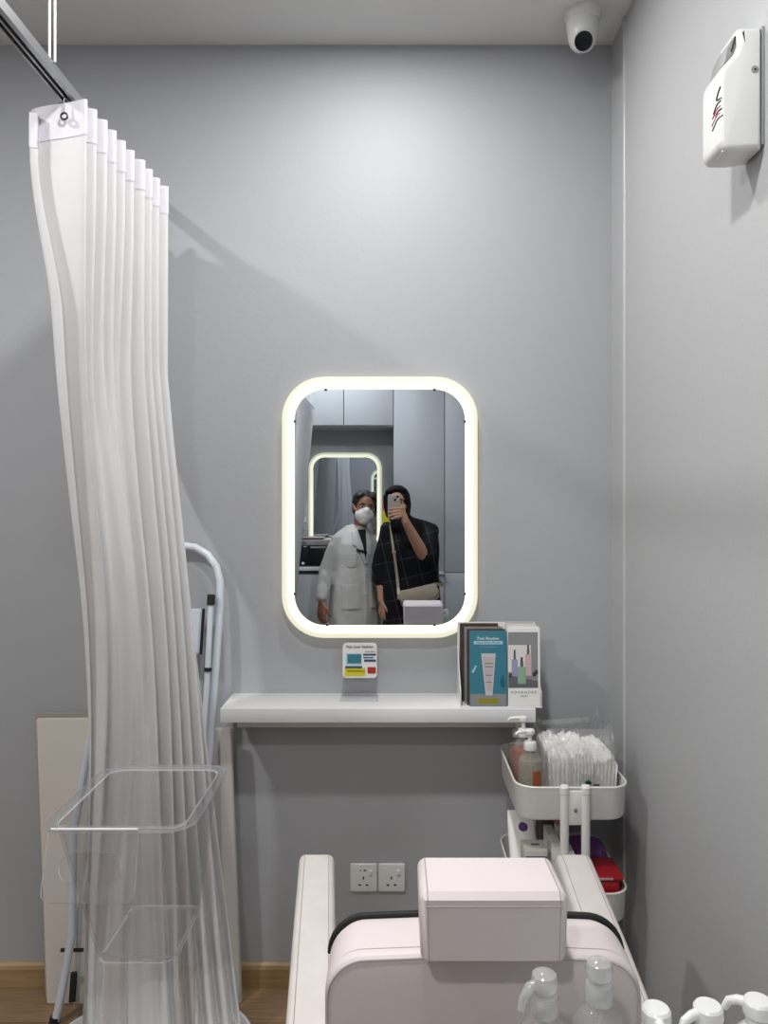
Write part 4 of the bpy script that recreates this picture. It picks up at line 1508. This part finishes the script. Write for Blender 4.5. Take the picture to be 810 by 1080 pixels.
# ================================================================== SEEN IN THE MIRROR: the opposite wall
CF = -1.30
cab = V(364, 530, OPP + .03)
lit_mirror(cab.x, 1.52, OPP, 1, 'second glowing rounded mirror on the opposite wall, seen in reflection')
xs = [V(310, 500, CF).x - .31, V(310, 500, CF).x + .09 - .0, V(362.5, 500, CF).x, V(415, 500, CF).x]
w_ = xs[3] - xs[2]
xs = [xs[3] - 3 * w_, xs[3] - 2 * w_, xs[2], xs[3]]
zb = V(400, 450, CF).z
for k in range(3):
    lab = ('pale wall cabinet farthest from the tall cabinet, seen in the mirror', 'pale wall cabinet above the second lit mirror, its left door in reflection', 'pale wall cabinet adjoining the tall cabinet in the mirror image')[k]
    t = thing('wall_cabinet', lab, 'cabinet', ((xs[k] + xs[k + 1]) / 2, OPP, zb))
    bm = BM(); box2(bm, (xs[k] + .0005, OPP, zb), (xs[k + 1] - .0005, CF - .02, CEIL - .001), .001, 1)
    obj('carcase', bm, M['carcase'], t)
    bm = BM(); box2(bm, (xs[k] + .003, CF - .02, zb + .012), (xs[k + 1] - .003, CF, CEIL - .02), .0015, 2)
    obj('door', bm, M['cab'], t)
tx = [xs[3], V(469, 500, CF).x, RIGHT]
zt = V(400, 604, CF).z
for k in range(2):
    lab = ('tall pale cabinet behind the person in black, seen in the mirror', 'tall pale cabinet against the right wall, seen in the mirror')[k]
    t = thing('tall_cabinet', lab, 'cabinet', ((tx[k] + tx[k + 1]) / 2, OPP, 0))
    bm = BM(); box2(bm, (tx[k] + .0005, OPP, .08), (tx[k + 1] - .0005, CF - .02, CEIL - .001), .001, 1)
    box2(bm, (tx[k] + .02, OPP, 0), (tx[k + 1] - .02, CF - .06, .08))
    obj('carcase', bm, M['carcase'], t)
    bm = BM(); box2(bm, (tx[k] + .003, CF - .02, zt + .003), (tx[k + 1] - .003, CF, CEIL - .02), .0015, 2)
    d1 = obj('door', bm, M['cab'], t)
    bm = BM(); box2(bm, (tx[k] + .003, CF - .02, .085), (tx[k + 1] - .003, CF, zt - .003), .0015, 2)
    d2 = obj('door', bm, M['cab'], t)
    if k == 0:
        for (px_, py_, dd) in ((461.5, 597, d1), (466, 612, d2)):
            q = V(px_, py_, CF)
            bm = BM(); lathe(bm, [(.010, 0), (.010, .004), (.006, .006), (.0004, .006)], (q.x - (.0 if dd is d1 else .03), CF, q.z), 18, axis=(0, 1, 0))
            obj('lock', bm, M['steel'], dd)
        q0, q1 = V(459, 606, CF), V(478, 603.5, CF)
        bm = BM(); box2(bm, (q0.x, CF - .0, q0.z), (tx[1] - .004, CF + .022, q1.z), .002, 2)
        obj('pull_ledge', bm, M['white'], d2)
# counter and base cabinets left of the tall cabinet
ct = V(330, 597, CF).z
ct = 1.0
t = thing('countertop', 'white countertop under the second lit mirror, seen in reflection', 'countertop', ((xs[0] + xs[3]) / 2, -1.48, ct))
bm = BM(); box2(bm, (xs[0], OPP, ct - .03), (xs[3] - .001, CF + .01, ct), .003, 2)
obj('top_board', bm, M['white'], t)
for k in range(3):
    lab = ('grey base cabinet farthest from the tall cabinet, below the counter', 'grey base cabinet below the black printer, seen in the mirror', 'grey base cabinet behind the white coat, next to the tall cabinet')[k]
    t = thing('base_cabinet', lab, 'cabinet', ((xs[k] + xs[k + 1]) / 2, OPP, 0))
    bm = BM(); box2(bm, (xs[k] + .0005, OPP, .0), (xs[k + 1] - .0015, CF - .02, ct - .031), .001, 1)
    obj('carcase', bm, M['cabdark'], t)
    bm = BM(); box2(bm, (xs[k] + .003, CF - .02, .085), (xs[k + 1] - .003, CF, ct - .06), .0015, 2)
    obj('door', bm, M['carcase'], t)
# printer on the counter
a, b = V(313, 576, CF - .02), V(352, 597, CF - .02)
pz = 1.215
t = thing('printer', 'black and grey printer on the counter below the second mirror', 'printer', ((a.x + b.x) / 2, -1.46, ct))
bm = BM(); box2(bm, (a.x, -1.60, ct), (b.x + .04, CF - .02, ct + .17), .008, 3)
obj('body', bm, M['blackgloss'], t)
bm = BM(); box2(bm, (a.x - .004, -1.605, ct + .17), (b.x + .044, CF - .012, pz), .006, 3)
obj('scanner_lid', bm, M['plasticgrey'], t)
bm = BM(); box2(bm, (a.x + .11, CF - .02, ct + .148), (a.x + .235, CF - .014, ct + .162), .002, 2)
obj('paper_slot', bm, M['plasticgrey'], t)
bm = BM(); lathe(bm, [(.011, 0), (.011, .002), (.0005, .003)], (a.x + .05, CF - .02, ct + .028), 16, axis=(0, 1, 0))
obj('button', bm, M['whiteink'], t)
bm = BM(); box2(bm, (a.x + .03, CF - .012, ct + .182), (a.x + .075, CF - .010, ct + .2), .0005, 1)
obj('badge', bm, M['inkgrey'], t)
t = thing('folder', 'thin brown folder lying on the printer lid', 'folder', (a.x + .10, -1.45, pz))
bm = BM(); box2(bm, (a.x + .0, -1.56, pz), (a.x + .21, -1.34, pz + .018), .003, 2)
obj('cover', bm, M['kraft'], t)
bm = BM(); box2(bm, (a.x + .002, -1.342, pz + .003), (a.x + .208, -1.338, pz + .015))
obj('spine', bm, M['brown'], t, smooth=None)
t = thing('paper_sheet', 'white sheets of paper on the printer beside the folder', 'paper', (a.x + .27, -1.42, pz))
bm = BM(); box2(bm, (a.x + .215, -1.54, pz), (b.x + .035, -1.33, pz + .004), .001, 1)
obj('sheets', bm, M['paper'], t)
q = V(322, 550, -1.44)
pump_bottle((q.x - .0, -1.44, pz + .0186), .16, .027, 'clear pump bottle standing on the folder on the printer', 'water', .5, 'plastic', 'flat', (-1, .2, 0))
# poster on the wall beside the second mirror
q0, q1 = V(403, 526, OPP), V(413.5, 556, OPP)
t = thing('wall_notice', 'pink and yellow notice on the wall between the two people', 'notice', ((q0.x + q1.x) / 2, OPP, q1.z))
bm = BM(); box2(bm, (q0.x, OPP, q1.z), (q1.x, OPP + .003, q0.z))
obj('sheet', bm, M['yellow'], t, smooth=None)
bm = BM(); box2(bm, (q0.x, OPP + .003, (q0.z + q1.z) / 2 + .02), (q1.x, OPP + .0036, q0.z))
obj('pink_half', bm, M['pinkp'], t, smooth=None)
bm = BM(); box2(bm, (q0.x + .01, OPP + .003, q1.z + .01), (q1.x - .01, OPP + .0036, q1.z + .035))
obj('pale_block', bm, M['paper'], t, smooth=None)

# ================================================================== THE TWO PEOPLE (behind the lens, seen in the mirror)
def RX(d): return Matrix.Rotation(math.radians(d), 3, 'X')
def RY(d): return Matrix.Rotation(math.radians(d), 3, 'Y')
def RZm(d): return Matrix.Rotation(math.radians(d), 3, 'Z')

def head_parts(bm, c, R):
    """cranium, jaw, nose, ears; c is the middle of the head, R turns it"""
    c = Vector(c)
    q = lambda x, y, z: c + R @ Vector((x, y, z))
    ellipsoid(bm, q(0, -.012, .03), (.072, .090, .082), R)
    ellipsoid(bm, q(0, .018, -.03), (.060, .070, .075), R)
    ellipsoid(bm, q(0, .052, -.078), (.030, .028, .026), R)
    for s in (-1, 1):
        ellipsoid(bm, q(.036 * s, .055, -.025), (.026, .026, .026), R)
        ellipsoid(bm, q(.072 * s, -.006, -.004), (.010, .018, .030), R)
        ellipsoid(bm, q(.030 * s, .068, .028), (.026, .012, .008), R)
        ellipsoid(bm, q(.010 * s, .092, -.028), (.009, .009, .007), R)
    chain(bm, [q(0, .082, .012), q(0, .098, -.022)], [.008, .012])
    ellipsoid(bm, q(0, .083, -.052), (.022, .010, .007), R)

def face_parts(t, c, R, skin_lip=True):
    c = Vector(c)
    q = lambda x, y, z: c + R @ Vector((x, y, z))
    for s in (-1, 1):
        bm = BM(); ellipsoid(bm, q(.030 * s, .069, .008), (.0125, .0105, .0055), R)
        e_ = obj('eye', bm, M['eye'], t, local=True)
        bm = BM(); ellipsoid(bm, q(.030 * s, .0765, .008), (.0062, .0048, .0054), R)
        obj('iris', bm, M['iris'], e_, local=True)
        bm = BM()
        tube(bm, [q(.014 * s, .083, .027), q(.030 * s, .082, .033), q(.050 * s, .068, .028)], [.003, .0038, .002], 8)
        obj('eyebrow', bm, M['hair'], t, local=True)
    if skin_lip:
        bm = BM(); ellipsoid(bm, q(0, .089, -.049), (.020, .006, .0042), R); ellipsoid(bm, q(0, .089, -.056), (.018, .006, .0045), R)
        obj('lips', bm, M['lip'], t, local=True)

def hand(bm, wrist, palm_dir, side_dir, curl=0.5, spread=.25, s=1.0):
    """relaxed hand: palm, four unequal bent fingers and a thumb off the side of the palm"""
    w = Vector(wrist); d = Vector(palm_dir).normalized(); sd = Vector(side_dir)
    sd = (sd - d * sd.dot(d)).normalized(); n = d.cross(sd).normalized()
    for k in range(4):
        o_ = sd * (.030 - .019 * k) * s
        chain(bm, [w + o_ * .55 + d * .01, w + o_ + d * .078 * s], [.014 * s, .0125 * s])
        L = (.060, .070, .064, .050)[k] * s
        base = w + o_ * 1.06 + d * .080 * s
        v1 = (d + sd * (spread * (1.5 - k) / 6) + n * curl * .35).normalized()
        v2 = (d + n * curl * 1.1).normalized()
        v3 = (d * .7 + n * curl * 1.9).normalized()
        p1 = base + v1 * L * .48; p2 = p1 + v2 * L * .3; p3 = p2 + v3 * L * .22
        chain(bm, [base, p1, p2, p3], [.0098 * s, .0088 * s, .008 * s, .0068 * s])
    tb = w + sd * .026 * s + d * .022 * s
    t1 = tb + (sd * .75 + d * .75 + n * .25).normalized() * .036 * s
    t2 = t1 + (sd * .25 + d + n * .35).normalized() * .030 * s
    t3 = t2 + (d + n * .5).normalized() * .022 * s
    chain(bm, [tb, t1, t2, t3], [.0145 * s, .0115 * s, .0102 * s, .0085 * s])

def ell_rings(specs, n=32, sq=.8):
    res = []
    for (cx, cy, z, rx, ry) in specs:
        res.append([Vector((cx + rx * math.copysign(abs(math.cos(a)) ** sq, math.cos(a)), cy + ry * math.copysign(abs(math.sin(a)) ** sq, math.sin(a)), z)) for a in [2 * PI * i / n for i in range(n)]])
    return res

# ---- person in the white coat
dr = thing('person', 'person in a long white coat and white mask, dark hair tied back', 'person', (-.298, -.505, 0), math.radians(-28))
HC = Vector((.055, .035, 1.485))
HR = RZm(12) @ RY(8) @ RX(-3)
bm = BM()
head_parts(bm, HC, HR)
chain(bm, [(.03, -.005, 1.28), (.048, .015, 1.40)], [.052, .047])
loft(bm, ell_rings([(0, 0, .80, .13, .09), (0, 0, .92, .155, .105), (0, 0, 1.08, .13, .09), (0, 0, 1.18, .13, .09), (0, -.01, 1.26, .11, .07), (.02, -.01, 1.31, .055, .05)]))
LW = Vector((-.262, .04, .85)); RWr = Vector((.185, -.17, .83))
chain(bm, [(-.115, -.01, 1.25), (-.19, -.03, 1.05), LW], [.042, .036, .025])
chain(bm, [(.115, -.02, 1.25), (.155, -.12, 1.04), RWr], [.042, .036, .025])
hand(bm, LW, (-.05, .06, -1), (.35, 1, 0), .30)
hand(bm, RWr, (.02, .05, -1), (-.2, 1, 0), .45)
for s in (-1, 1):
    chain(bm, [(.075 * s, 0, .84), (.08 * s, .005, .46), (.08 * s, -.015, .09)], [.078, .052, .035])
    chain(bm, [(.08 * s, -.03, .045), (.085 * s, .12, .03)], [.032, .026])
bd = body('body', bm, M['skinD'], dr, .006, 4)
face_parts(dr, HC, HR, False)
q = lambda x, y, z: HC + HR @ Vector((x, y, z))
bm = BM()
ellipsoid(bm, q(0, -.024, .038), (.083, .094, .088), HR)
ellipsoid(bm, q(0, -.045, .0), (.076, .068, .08), HR)
ellipsoid(bm, q(0, -.125, .02), (.036, .034, .036), HR)
for s in (-1, 1):
    ellipsoid(bm, q(.045 * s, .022, .082), (.036, .036, .020), HR @ RY(28 * s))
body('hair', bm, M['hair'], dr, .005, 3)
# mask
bm = BM()
rings = []
mp_ = [(-.050, .004), (-.034, .012), (-.004, .018), (.0, .018)]
ellipsoid(bm, q(0, .052, -.050), (.068, .062, .056), HR)
ellipsoid(bm, q(0, .088, -.022), (.030, .030, .032), HR)
ellipsoid(bm, q(0, .066, -.085), (.040, .040, .030), HR)
mk = body('face_mask', bm, M['mask'], dr, .005, 12)
for s in (-1, 1):
    bm = BM(); tube(bm, [q(.046 * s, .06, -.03), q(.066 * s, .03, -.012), q(.080 * s, -.01, .012)], .0016, 6)
    obj('ear_loop', bm, M['mask'], mk, local=True)
# coat
bm = BM()
loft(bm, ell_rings([(0, .0, .42, .200, .14), (0, .0, .60, .195, .135), (0, 0, .80, .185, .13), (0, 0, .95, .168, .12), (0, 0, 1.08, .152, .112), (0, 0, 1.17, .152, .115), (0, -.004, 1.24, .148, .105), (.005, -.006, 1.29, .122, .085), (.018, -.004, 1.335, .082, .068), (.030, -.004, 1.365, .062, .056)], sq=.9))
chain(bm, [(-.03, -.01, 1.315), (-.115, -.01, 1.255)], [.052, .058])
chain(bm, [(.07, -.012, 1.315), (.12, -.015, 1.255)], [.050, .055])
chain(bm, [(-.112, -.01, 1.255), (-.140, -.012, 1.21), (-.196, -.03, 1.05), (-.258, .03, .885)], [.056, .058, .054, .047])
chain(bm, [(.115, -.015, 1.25), (.140, -.02, 1.21), (.158, -.12, 1.04), (.183, -.165, .87)], [.053, .056, .052, .046])
coat = body('coat', bm, M['coat'], dr, .007, 6)
# soft cloth folds
nrm_ = [v.normal.copy() for v in coat.data.vertices]
for v, vn in zip(coat.data.vertices, nrm_):
    c_ = v.co.copy()
    k = .007 * noise.noise(Vector((c_.x * 11, c_.y * 11, c_.z * 4.5))) + .004 * noise.noise(Vector((c_.x * 26 + c_.z * 9, c_.y * 26, c_.z * 13)))
    v.co = c_ + vn * k
bc_ = bvh_of(coat)
patch('inner_top', bc_, [(-.012, 1.335), (.062, 1.335), (.045, 1.22), (.026, 1.10)], M['navycloth'], dr, .006)
patch('lapel', bc_, [(-.010, 1.345), (-.050, 1.322), (-.062, 1.235), (-.038, 1.222), (.020, 1.10), (.028, 1.11)], M['coat'], dr, .012)
patch('lapel', bc_, [(.060, 1.345), (.095, 1.315), (.098, 1.235), (.080, 1.222), (.034, 1.10), (.026, 1.11)], M['coat'], dr, .012)
nt_ = patch('name_tag', bc_, [(-.035, 1.208), (.035, 1.188), (.032, 1.172), (-.038, 1.192)], M['black'], dr, .020)
nt_['label'] = 'black name tag'
patch('pocket', bc_, [(-.135, .96), (-.02, .965), (-.018, .80), (-.135, .80)], M['coat'], dr, .007)
patch('pocket', bc_, [(.065, .965), (.155, .96), (.155, .80), (.065, .80)], M['coat'], dr, .007)
patch('chest_pocket', bc_, [(-.105, 1.17), (-.045, 1.17), (-.048, 1.09), (-.075, 1.08), (-.105, 1.09)], M['coat'], dr, .006)
patch('placket', bc_, [(.018, 1.09), (.032, 1.09), (.034, .46), (.020, .46)], M['coat'], dr, .006)
for z in (1.04, .90, .76, .62):
    h = bc_.ray_cast(Vector((.026, 2, z)), Vector((0, -1, 0)))
    bm = BM(); lathe(bm, [(.008, 0), (.008, .003), (.0004, .004)], (.026, h[0].y + .006, z), 14, axis=(0, 1, 0))
    obj('button', bm, M['plastic'], dr, local=True)
bm = BM()
for s in (-1, 1):
    chain(bm, [(.08 * s, 0, .50), (.08 * s, -.005, .30), (.08 * s, -.015, .085)], [.076, .066, .058])
body('trousers', bm, M['navycloth'], dr, .008, 4)
for s in (-1, 1):
    bm = BM(); chain(bm, [(.08 * s, -.04, .040), (.083 * s, .05, .038), (.086 * s, .13, .030)], [.040, .040, .030]); box(bm, (.083 * s, .045, .008), (.075, .235, .016), .005)
    body('shoe', bm, M['black'], dr, .006, 3)

# ---- person in black with the phone
wo = thing('person', 'person in a black headscarf and checked dress photographing with a phone', 'person', (.095, -.37, 0), 0)
O = Vector((.095, -.37, 0))
HC2 = Vector((.0, -.325, 1.515)) - O
HR2 = RZm(2) @ RY(-5) @ RX(-2)
SH_R = Vector((.222, -.375, 1.325)) - O
SH_L = Vector((-.06, -.37, 1.335)) - O
EL_R = Vector((.180, -.165, 1.16)) - O
WR_R = Vector((.052, -.022, 1.405)) - O
EL_L = Vector((-.115, -.39, 1.08)) - O
WR_L = Vector((-.105, -.33, .86)) - O
bm = BM()
head_parts(bm, HC2, HR2)
chain(bm, [(-.02, -.02, 1.30), HC2 + Vector((.02, -.01, -.10))], [.055, .050])
loft(bm, ell_rings([(.0, 0, .80, .14, .10), (0, 0, .94, .16, .11), (0, 0, 1.10, .14, .095), (0, 0, 1.22, .155, .105), (0, -.005, 1.31, .14, .075), (-.01, -.01, 1.36, .07, .05)]))
chain(bm, [SH_R, EL_R, WR_R], [.046, .039, .026])
chain(bm, [EL_R, EL_R.lerp(WR_R, .3), WR_R], [.036, .041, .026])
chain(bm, [SH_L, EL_L, WR_L], [.046, .038, .026])
# the hand closed on the phone: palm at the phone's right edge, four fingers across its back, thumb on the screen
# phone occupies x -.060..+.018, z 1.418..1.575, y -.0145..-.0045 (world)
pw = lambda x, y, z: Vector((x, y, z)) - O
chain(bm, [WR_R, pw(.043, -.016, 1.432), pw(.034, -.012, 1.474)], [.026, .022, .017])
chain(bm, [pw(.046, -.018, 1.43), pw(.039, -.012, 1.455)], [.023, .018])
for k, (z0, L) in enumerate(((1.490, .062), (1.4725, .070), (1.455, .066), (1.438, .052))):
    dz = (-.004, -.007, -.010, -.012)[k]
    chain(bm, [pw(.034, -.010, z0 - .004), pw(.026, .0045, z0), pw(.026 - L * .55, .0066, z0 + dz * .5), pw(.026 - L * .9, .0052, z0 + dz), pw(.026 - L * 1.12, .0042, z0 + dz * 1.4)], [.0105, .0088, .0082, .0078, .0068])
chain(bm, [pw(.040, -.022, 1.452), pw(.030, -.0265, 1.478), pw(.014, -.0258, 1.502), pw(.002, -.0248, 1.515)], [.0145, .0112, .0098, .008])
hand(bm, WR_L, (.03, .10, -1), (.5, 1, 0), .45)
for s in (-1, 1):
    chain(bm, [(.08 * s, 0, .84), (.085 * s, .005, .46), (.085 * s, -.015, .09)], [.08, .054, .036])
    chain(bm, [(.085 * s, -.03, .045), (.09 * s, .12, .03)], [.032, .026])
body('body', bm, M['skinW'], wo, .0045, 3)
face_parts(wo, HC2, HR2, True)
q2 = lambda x, y, z: HC2 + HR2 @ Vector((x, y, z))
# nails of the right hand
for k, (z0, L) in enumerate(((1.490, .062), (1.4725, .070), (1.455, .066), (1.438, .052))):
    dz = (-.004, -.007, -.010, -.012)[k]
    bm = BM(); ellipsoid(bm, pw(.026 - L * 1.12, .0104, z0 + dz * 1.4), (.0058, .0012, .0046))
    obj('nail', bm, M['nail'], wo, local=True)
# headscarf
bm = BM()
ellipsoid(bm, q2(0, -.028, .034), (.090, .100, .092), HR2)
ellipsoid(bm, q2(0, -.030, -.03), (.088, .092, .10), HR2)
for s in (-1, 1):
    chain(bm, [q2(.074 * s, .028, .055), q2(.079 * s, .028, -.01), q2(.066 * s, .040, -.07), q2(.03 * s, .05, -.105)], [.017, .016, .018, .022])
chain(bm, [q2(-.06, .045, .085), q2(0, .062, .098), q2(.06, .045, .085)], [.014, .014, .014])
chain(bm, [q2(0, .03, -.13), Vector((-.01, .055, 1.345)), Vector((.0, .085, 1.27))], [.06, .075, .075])
loft(bm, ell_rings([(.0, -.005, 1.20, .13, .125), (-.005, -.005, 1.28, .15, .115), (-.02, -.01, 1.34, .115, .095), (-.045, 0, 1.40, .082, .085), (HC2.x, HC2.y - .02, 1.45, .075, .085)]))
hj = body('headscarf', bm, M['hijab'], wo, .006, 5)
# dress
bm = BM()
loft(bm, ell_rings([(0.01, 0, .12, .205, .17), (0.01, 0, .45, .20, .16), (0.005, 0, .75, .198, .15), (0, 0, .95, .195, .145), (0, 0, 1.10, .19, .135), (.0, 0, 1.22, .19, .130), (.0, -.005, 1.30, .180, .105), (-.005, -.008, 1.345, .135, .085), (-.02, -.01, 1.375, .08, .065)], sq=.85))
chain(bm, [(-.02, -.01, 1.385), (.06, -.01, 1.365), (.10, -.01, 1.345), SH_R, SH_R.lerp(EL_R, .5), SH_R.lerp(EL_R, .93)], [.05, .05, .052, .058, .066, .066])
chain(bm, [(-.115, -.01, 1.31), SH_L, EL_L, EL_L.lerp(WR_L, .35)], [.05, .062, .062, .056])
ds = body('dress', bm, M['dress'], wo, .007, 6)
nrm_ = [v.normal.copy() for v in ds.data.vertices]
for v, vn in zip(ds.data.vertices, nrm_):
    c_ = v.co.copy()
    v.co = c_ + vn * (.008 * noise.noise(Vector((c_.x * 9, c_.y * 9, c_.z * 3.5 + 4))) + .004 * noise.noise(Vector((c_.x * 24, c_.y * 24, c_.z * 10))))
for s in (-1, 1):
    bm = BM(); chain(bm, [(.085 * s, -.04, .040), (.088 * s, .05, .038), (.091 * s, .13, .030)], [.040, .040, .030]); box(bm, (.088 * s, .045, .008), (.075, .235, .016), .005)
    body('shoe', bm, M['black'], wo, .006, 3)

# ---- the phone, its back to the mirror
ph = thing('phone', 'pearl backed phone held up in front of the face', 'phone', (-.021, -.0095, 1.418))
bm = BM(); soft_prism(bm, rrect(.078, .157, .012, 6, -.021, 1.4965), XZ, -.0145, -.0045, .0025, 3)
obj('phone_body', bm, M['phone'], ph)
bm = BM(); prism(bm, rrect(.072, .151, .010, 6, -.021, 1.4965), XZ, -.0152, -.0145)
obj('screen', bm, M['screen'], ph)
bm = BM(); soft_prism(bm, rrect(.038, .040, .009, 6, -.005, 1.5515), XZ, -.0046, -.0028, .0008, 2)
cb = obj('camera_plate', bm, M['phone'], ph)
for (x_, z_) in ((0.002, 1.5605), (-.013, 1.5425)):
    bm = BM(); lathe(bm, [(.0075, 0), (.0075, .0012), (.0055, .0014), (.0003, .0012)], (x_, -.0029, z_), 20, axis=(0, 1, 0))
    obj('camera_lens', bm, M['blackgloss'], cb)
bm = BM(); lathe(bm, [(.0035, 0), (.003, .0008), (.0003, .001)], (.004, -.0029, 1.5425), 14, axis=(0, 1, 0))
obj('flash', bm, M['whiteink'], cb)

# ---- shoulder bag
bc2 = bvh_of(ds); bch = bvh_of(hj)
def front(x, z):
    best = None
    for b_ in (bc2, bch):
        h = b_.ray_cast(Vector((x, 2, z)), Vector((0, -1, 0)))
        if h[0] and (best is None or h[0].y > best): best = h[0].y
    return best if best is not None else .1
# world positions from the mirror image at about y = -.19
yb = -.20
def bp(px_, py_): return V(px_, py_, yb)
t = thing('shoulder_bag', 'beige flap shoulder bag worn across the checked dress', 'bag', tuple(bp(442, 636)))
C0 = bp(442, 626.5)
til = math.radians(13)
def bq(u, v, q_):
    return Vector((C0.x + u * math.cos(til) - v * math.sin(til), yb + q_, C0.z + u * math.sin(til) + v * math.cos(til)))
bagy0, bagy1 = -.01, .055
outl = [(-.118, .048), (-.132, -.005), (-.125, -.048), (-.095, -.066), (.085, -.066), (.122, -.045), (.132, -.005), (.118, .048)]
outl = list(reversed(outl))
A_ = sum(outl[i - 1][0] * outl[i][1] - outl[i][0] * outl[i - 1][1] for i in range(8))
if A_ < 0: outl = outl[::-1]
bm = BM(); soft_prism(bm, outl, bq, bagy0, bagy1, .012, 4)
obj('bag_body', bm, M['beige'], t, smooth=50)
flap = [(-.118, .052), (.118, .052), (.128, .0)] + [(.128 * math.cos(a), -.048 * math.sin(a)) for a in [PI * k / 12 for k in range(1, 12)]] + [(-.128, .0)]
A_ = sum(flap[i - 1][0] * flap[i][1] - flap[i][0] * flap[i - 1][1] for i in range(len(flap)))
if A_ < 0: flap = flap[::-1]
bm = BM(); soft_prism(bm, flap, bq, bagy1 - .002, bagy1 + .006, .002, 2)
fp = obj('flap', bm, M['beige'], t, smooth=40)
bm = BM(); tube(bm, [bq(.127 * math.cos(a), -.048 * math.sin(a), bagy1 + .005) for a in [PI * k / 20 for k in range(21)]], .0022, 6)
obj('flap_edge', bm, M['beigedark'], fp)
bm = BM(); lathe(bm, [(.011, 0), (.010, .005), (.0005, .006)], bq(.006, -.040, bagy1 + .005), 18, axis=(0, 1, 0))
obj('clasp', bm, M['gold'], fp)
s0 = bq(-.120, .045, .02); s1 = V(411.5, 556, -.22)
pts = []
for k in range(15):
    f = k / 14
    px_ = 421 + (411 - 421) * f + 1.0 * math.sin(PI * f)
    py_ = 631 + (556 - 631) * f
    w0 = V(px_, py_, -.21)
    yy = front(w0.x - O.x, w0.z) + O.y + .010
    if f < .12: yy = yb + .03
    pts.append(Vector((w0.x, yy, w0.z)))
e1 = pts[-1]
pts += [Vector((e1.x - .002, e1.y - .05, e1.z + .035)), Vector((e1.x + .0, -.36, e1.z + .055)), Vector((e1.x + .05, -.475, e1.z - .02)), Vector((.16, -.545, 1.12)), Vector((.285, -.50, .98)), Vector((.312, -.38, .965)), Vector((.30, -.26, .975)), bq(.122, .042, .02)]
bm = BM()
def ribbon(bm, pts, w, th):
    rings = []
    for i, p_ in enumerate(pts):
        tg = (pts[min(i + 1, len(pts) - 1)] - pts[max(i - 1, 0)]).normalized()
        ctr = Vector((O.x, O.y, p_.z))
        nr = (p_ - ctr); nr = (nr - tg * nr.dot(tg)).normalized()
        sd = tg.cross(nr)
        rings.append([p_ + sd * w + nr * th, p_ - sd * w + nr * th, p_ - sd * w - nr * th, p_ + sd * w - nr * th])
    loft(bm, rings)
ribbon(bm, pts, .0105, .0015)
obj('strap', bm, M['beige'], t, smooth=30)
bm = BM(); k_ = pts[9]; box(bm, k_ + Vector((0, .003, 0)), (.026, .006, .02), .002, 2)
obj('buckle', bm, M['gold'], t)

# ================================================================== LIGHT
def spot(name, loc, power, size=150, blend=.7, rad=.05, col=(1, .98, .95), tgt=None):
    l = bpy.data.lights.new(name, 'SPOT')
    l.energy = power
    l.spot_size = math.radians(size)
    l.spot_blend = blend
    l.shadow_soft_size = rad
    l.color = col
    o = bpy.data.objects.new(name, l)
    COL.objects.link(o)
    o.location = loc
    if tgt is not None:
        d = Vector(tgt) - Vector(loc)
        o.rotation_euler = d.to_track_quat('-Z', 'Y').to_euler()
    return o
def lamp(name, loc, power, size=.12, col=(1, .99, .97)):
    l = bpy.data.lights.new(name, 'AREA')
    l.shape = 'DISK'
    l.size = size
    l.energy = power
    l.color = col
    o = bpy.data.objects.new(name, l)
    COL.objects.link(o)
    o.location = loc
    return o
lamp('downlight_wall', (-.05, 1.90, 2.99), 10.4, .13)
lamp('downlight_left', (-1.57, .96, 2.99), 27, .15)
lamp('fill_room', (-.1, .95, 2.99), 20, .14)  # added general fill above the chair, brightens the right wall
lamp('fill_rear', (-.55, -.75, 2.99), 22, .14)  # added fill behind the people, brightens the back of the chair
w = bpy.data.worlds.new('world'); sc.world = w
w.use_nodes = True
w.node_tree.nodes['Background'].inputs[0].default_value = (.5, .52, .55, 1)
w.node_tree.nodes['Background'].inputs[1].default_value = .1

# ================================================================== CAMERA
cd = bpy.data.cameras.new('camera')
cam = bpy.data.objects.new('camera', cd)
COL.objects.link(cam)
cam.location = (0, 0, EYE)
cam.rotation_euler = (PI / 2, 0, 0)
cd.sensor_width = 36
cd.sensor_fit = 'AUTO'
cd.lens = FPX / 1080 * 36
cd.shift_x = -(VX - 405) / 1080
cd.shift_y = -(540 - VY) / 1080
cd.clip_start = .02
sc.camera = cam

sc.view_settings.view_transform = 'Standard'
sc.view_settings.look = 'None'
sc.view_settings.gamma = 1
sc.view_settings.exposure = 0
sc.view_settings.use_curve_mapping = False
try:
    sc.cycles.max_bounces = 14
    sc.cycles.transparent_max_bounces = 24
    sc.cycles.glossy_bounces = 8
    sc.cycles.use_denoising = True
    sc.cycles.caustics_reflective = False
    sc.cycles.caustics_refractive = False
except Exception:
    pass
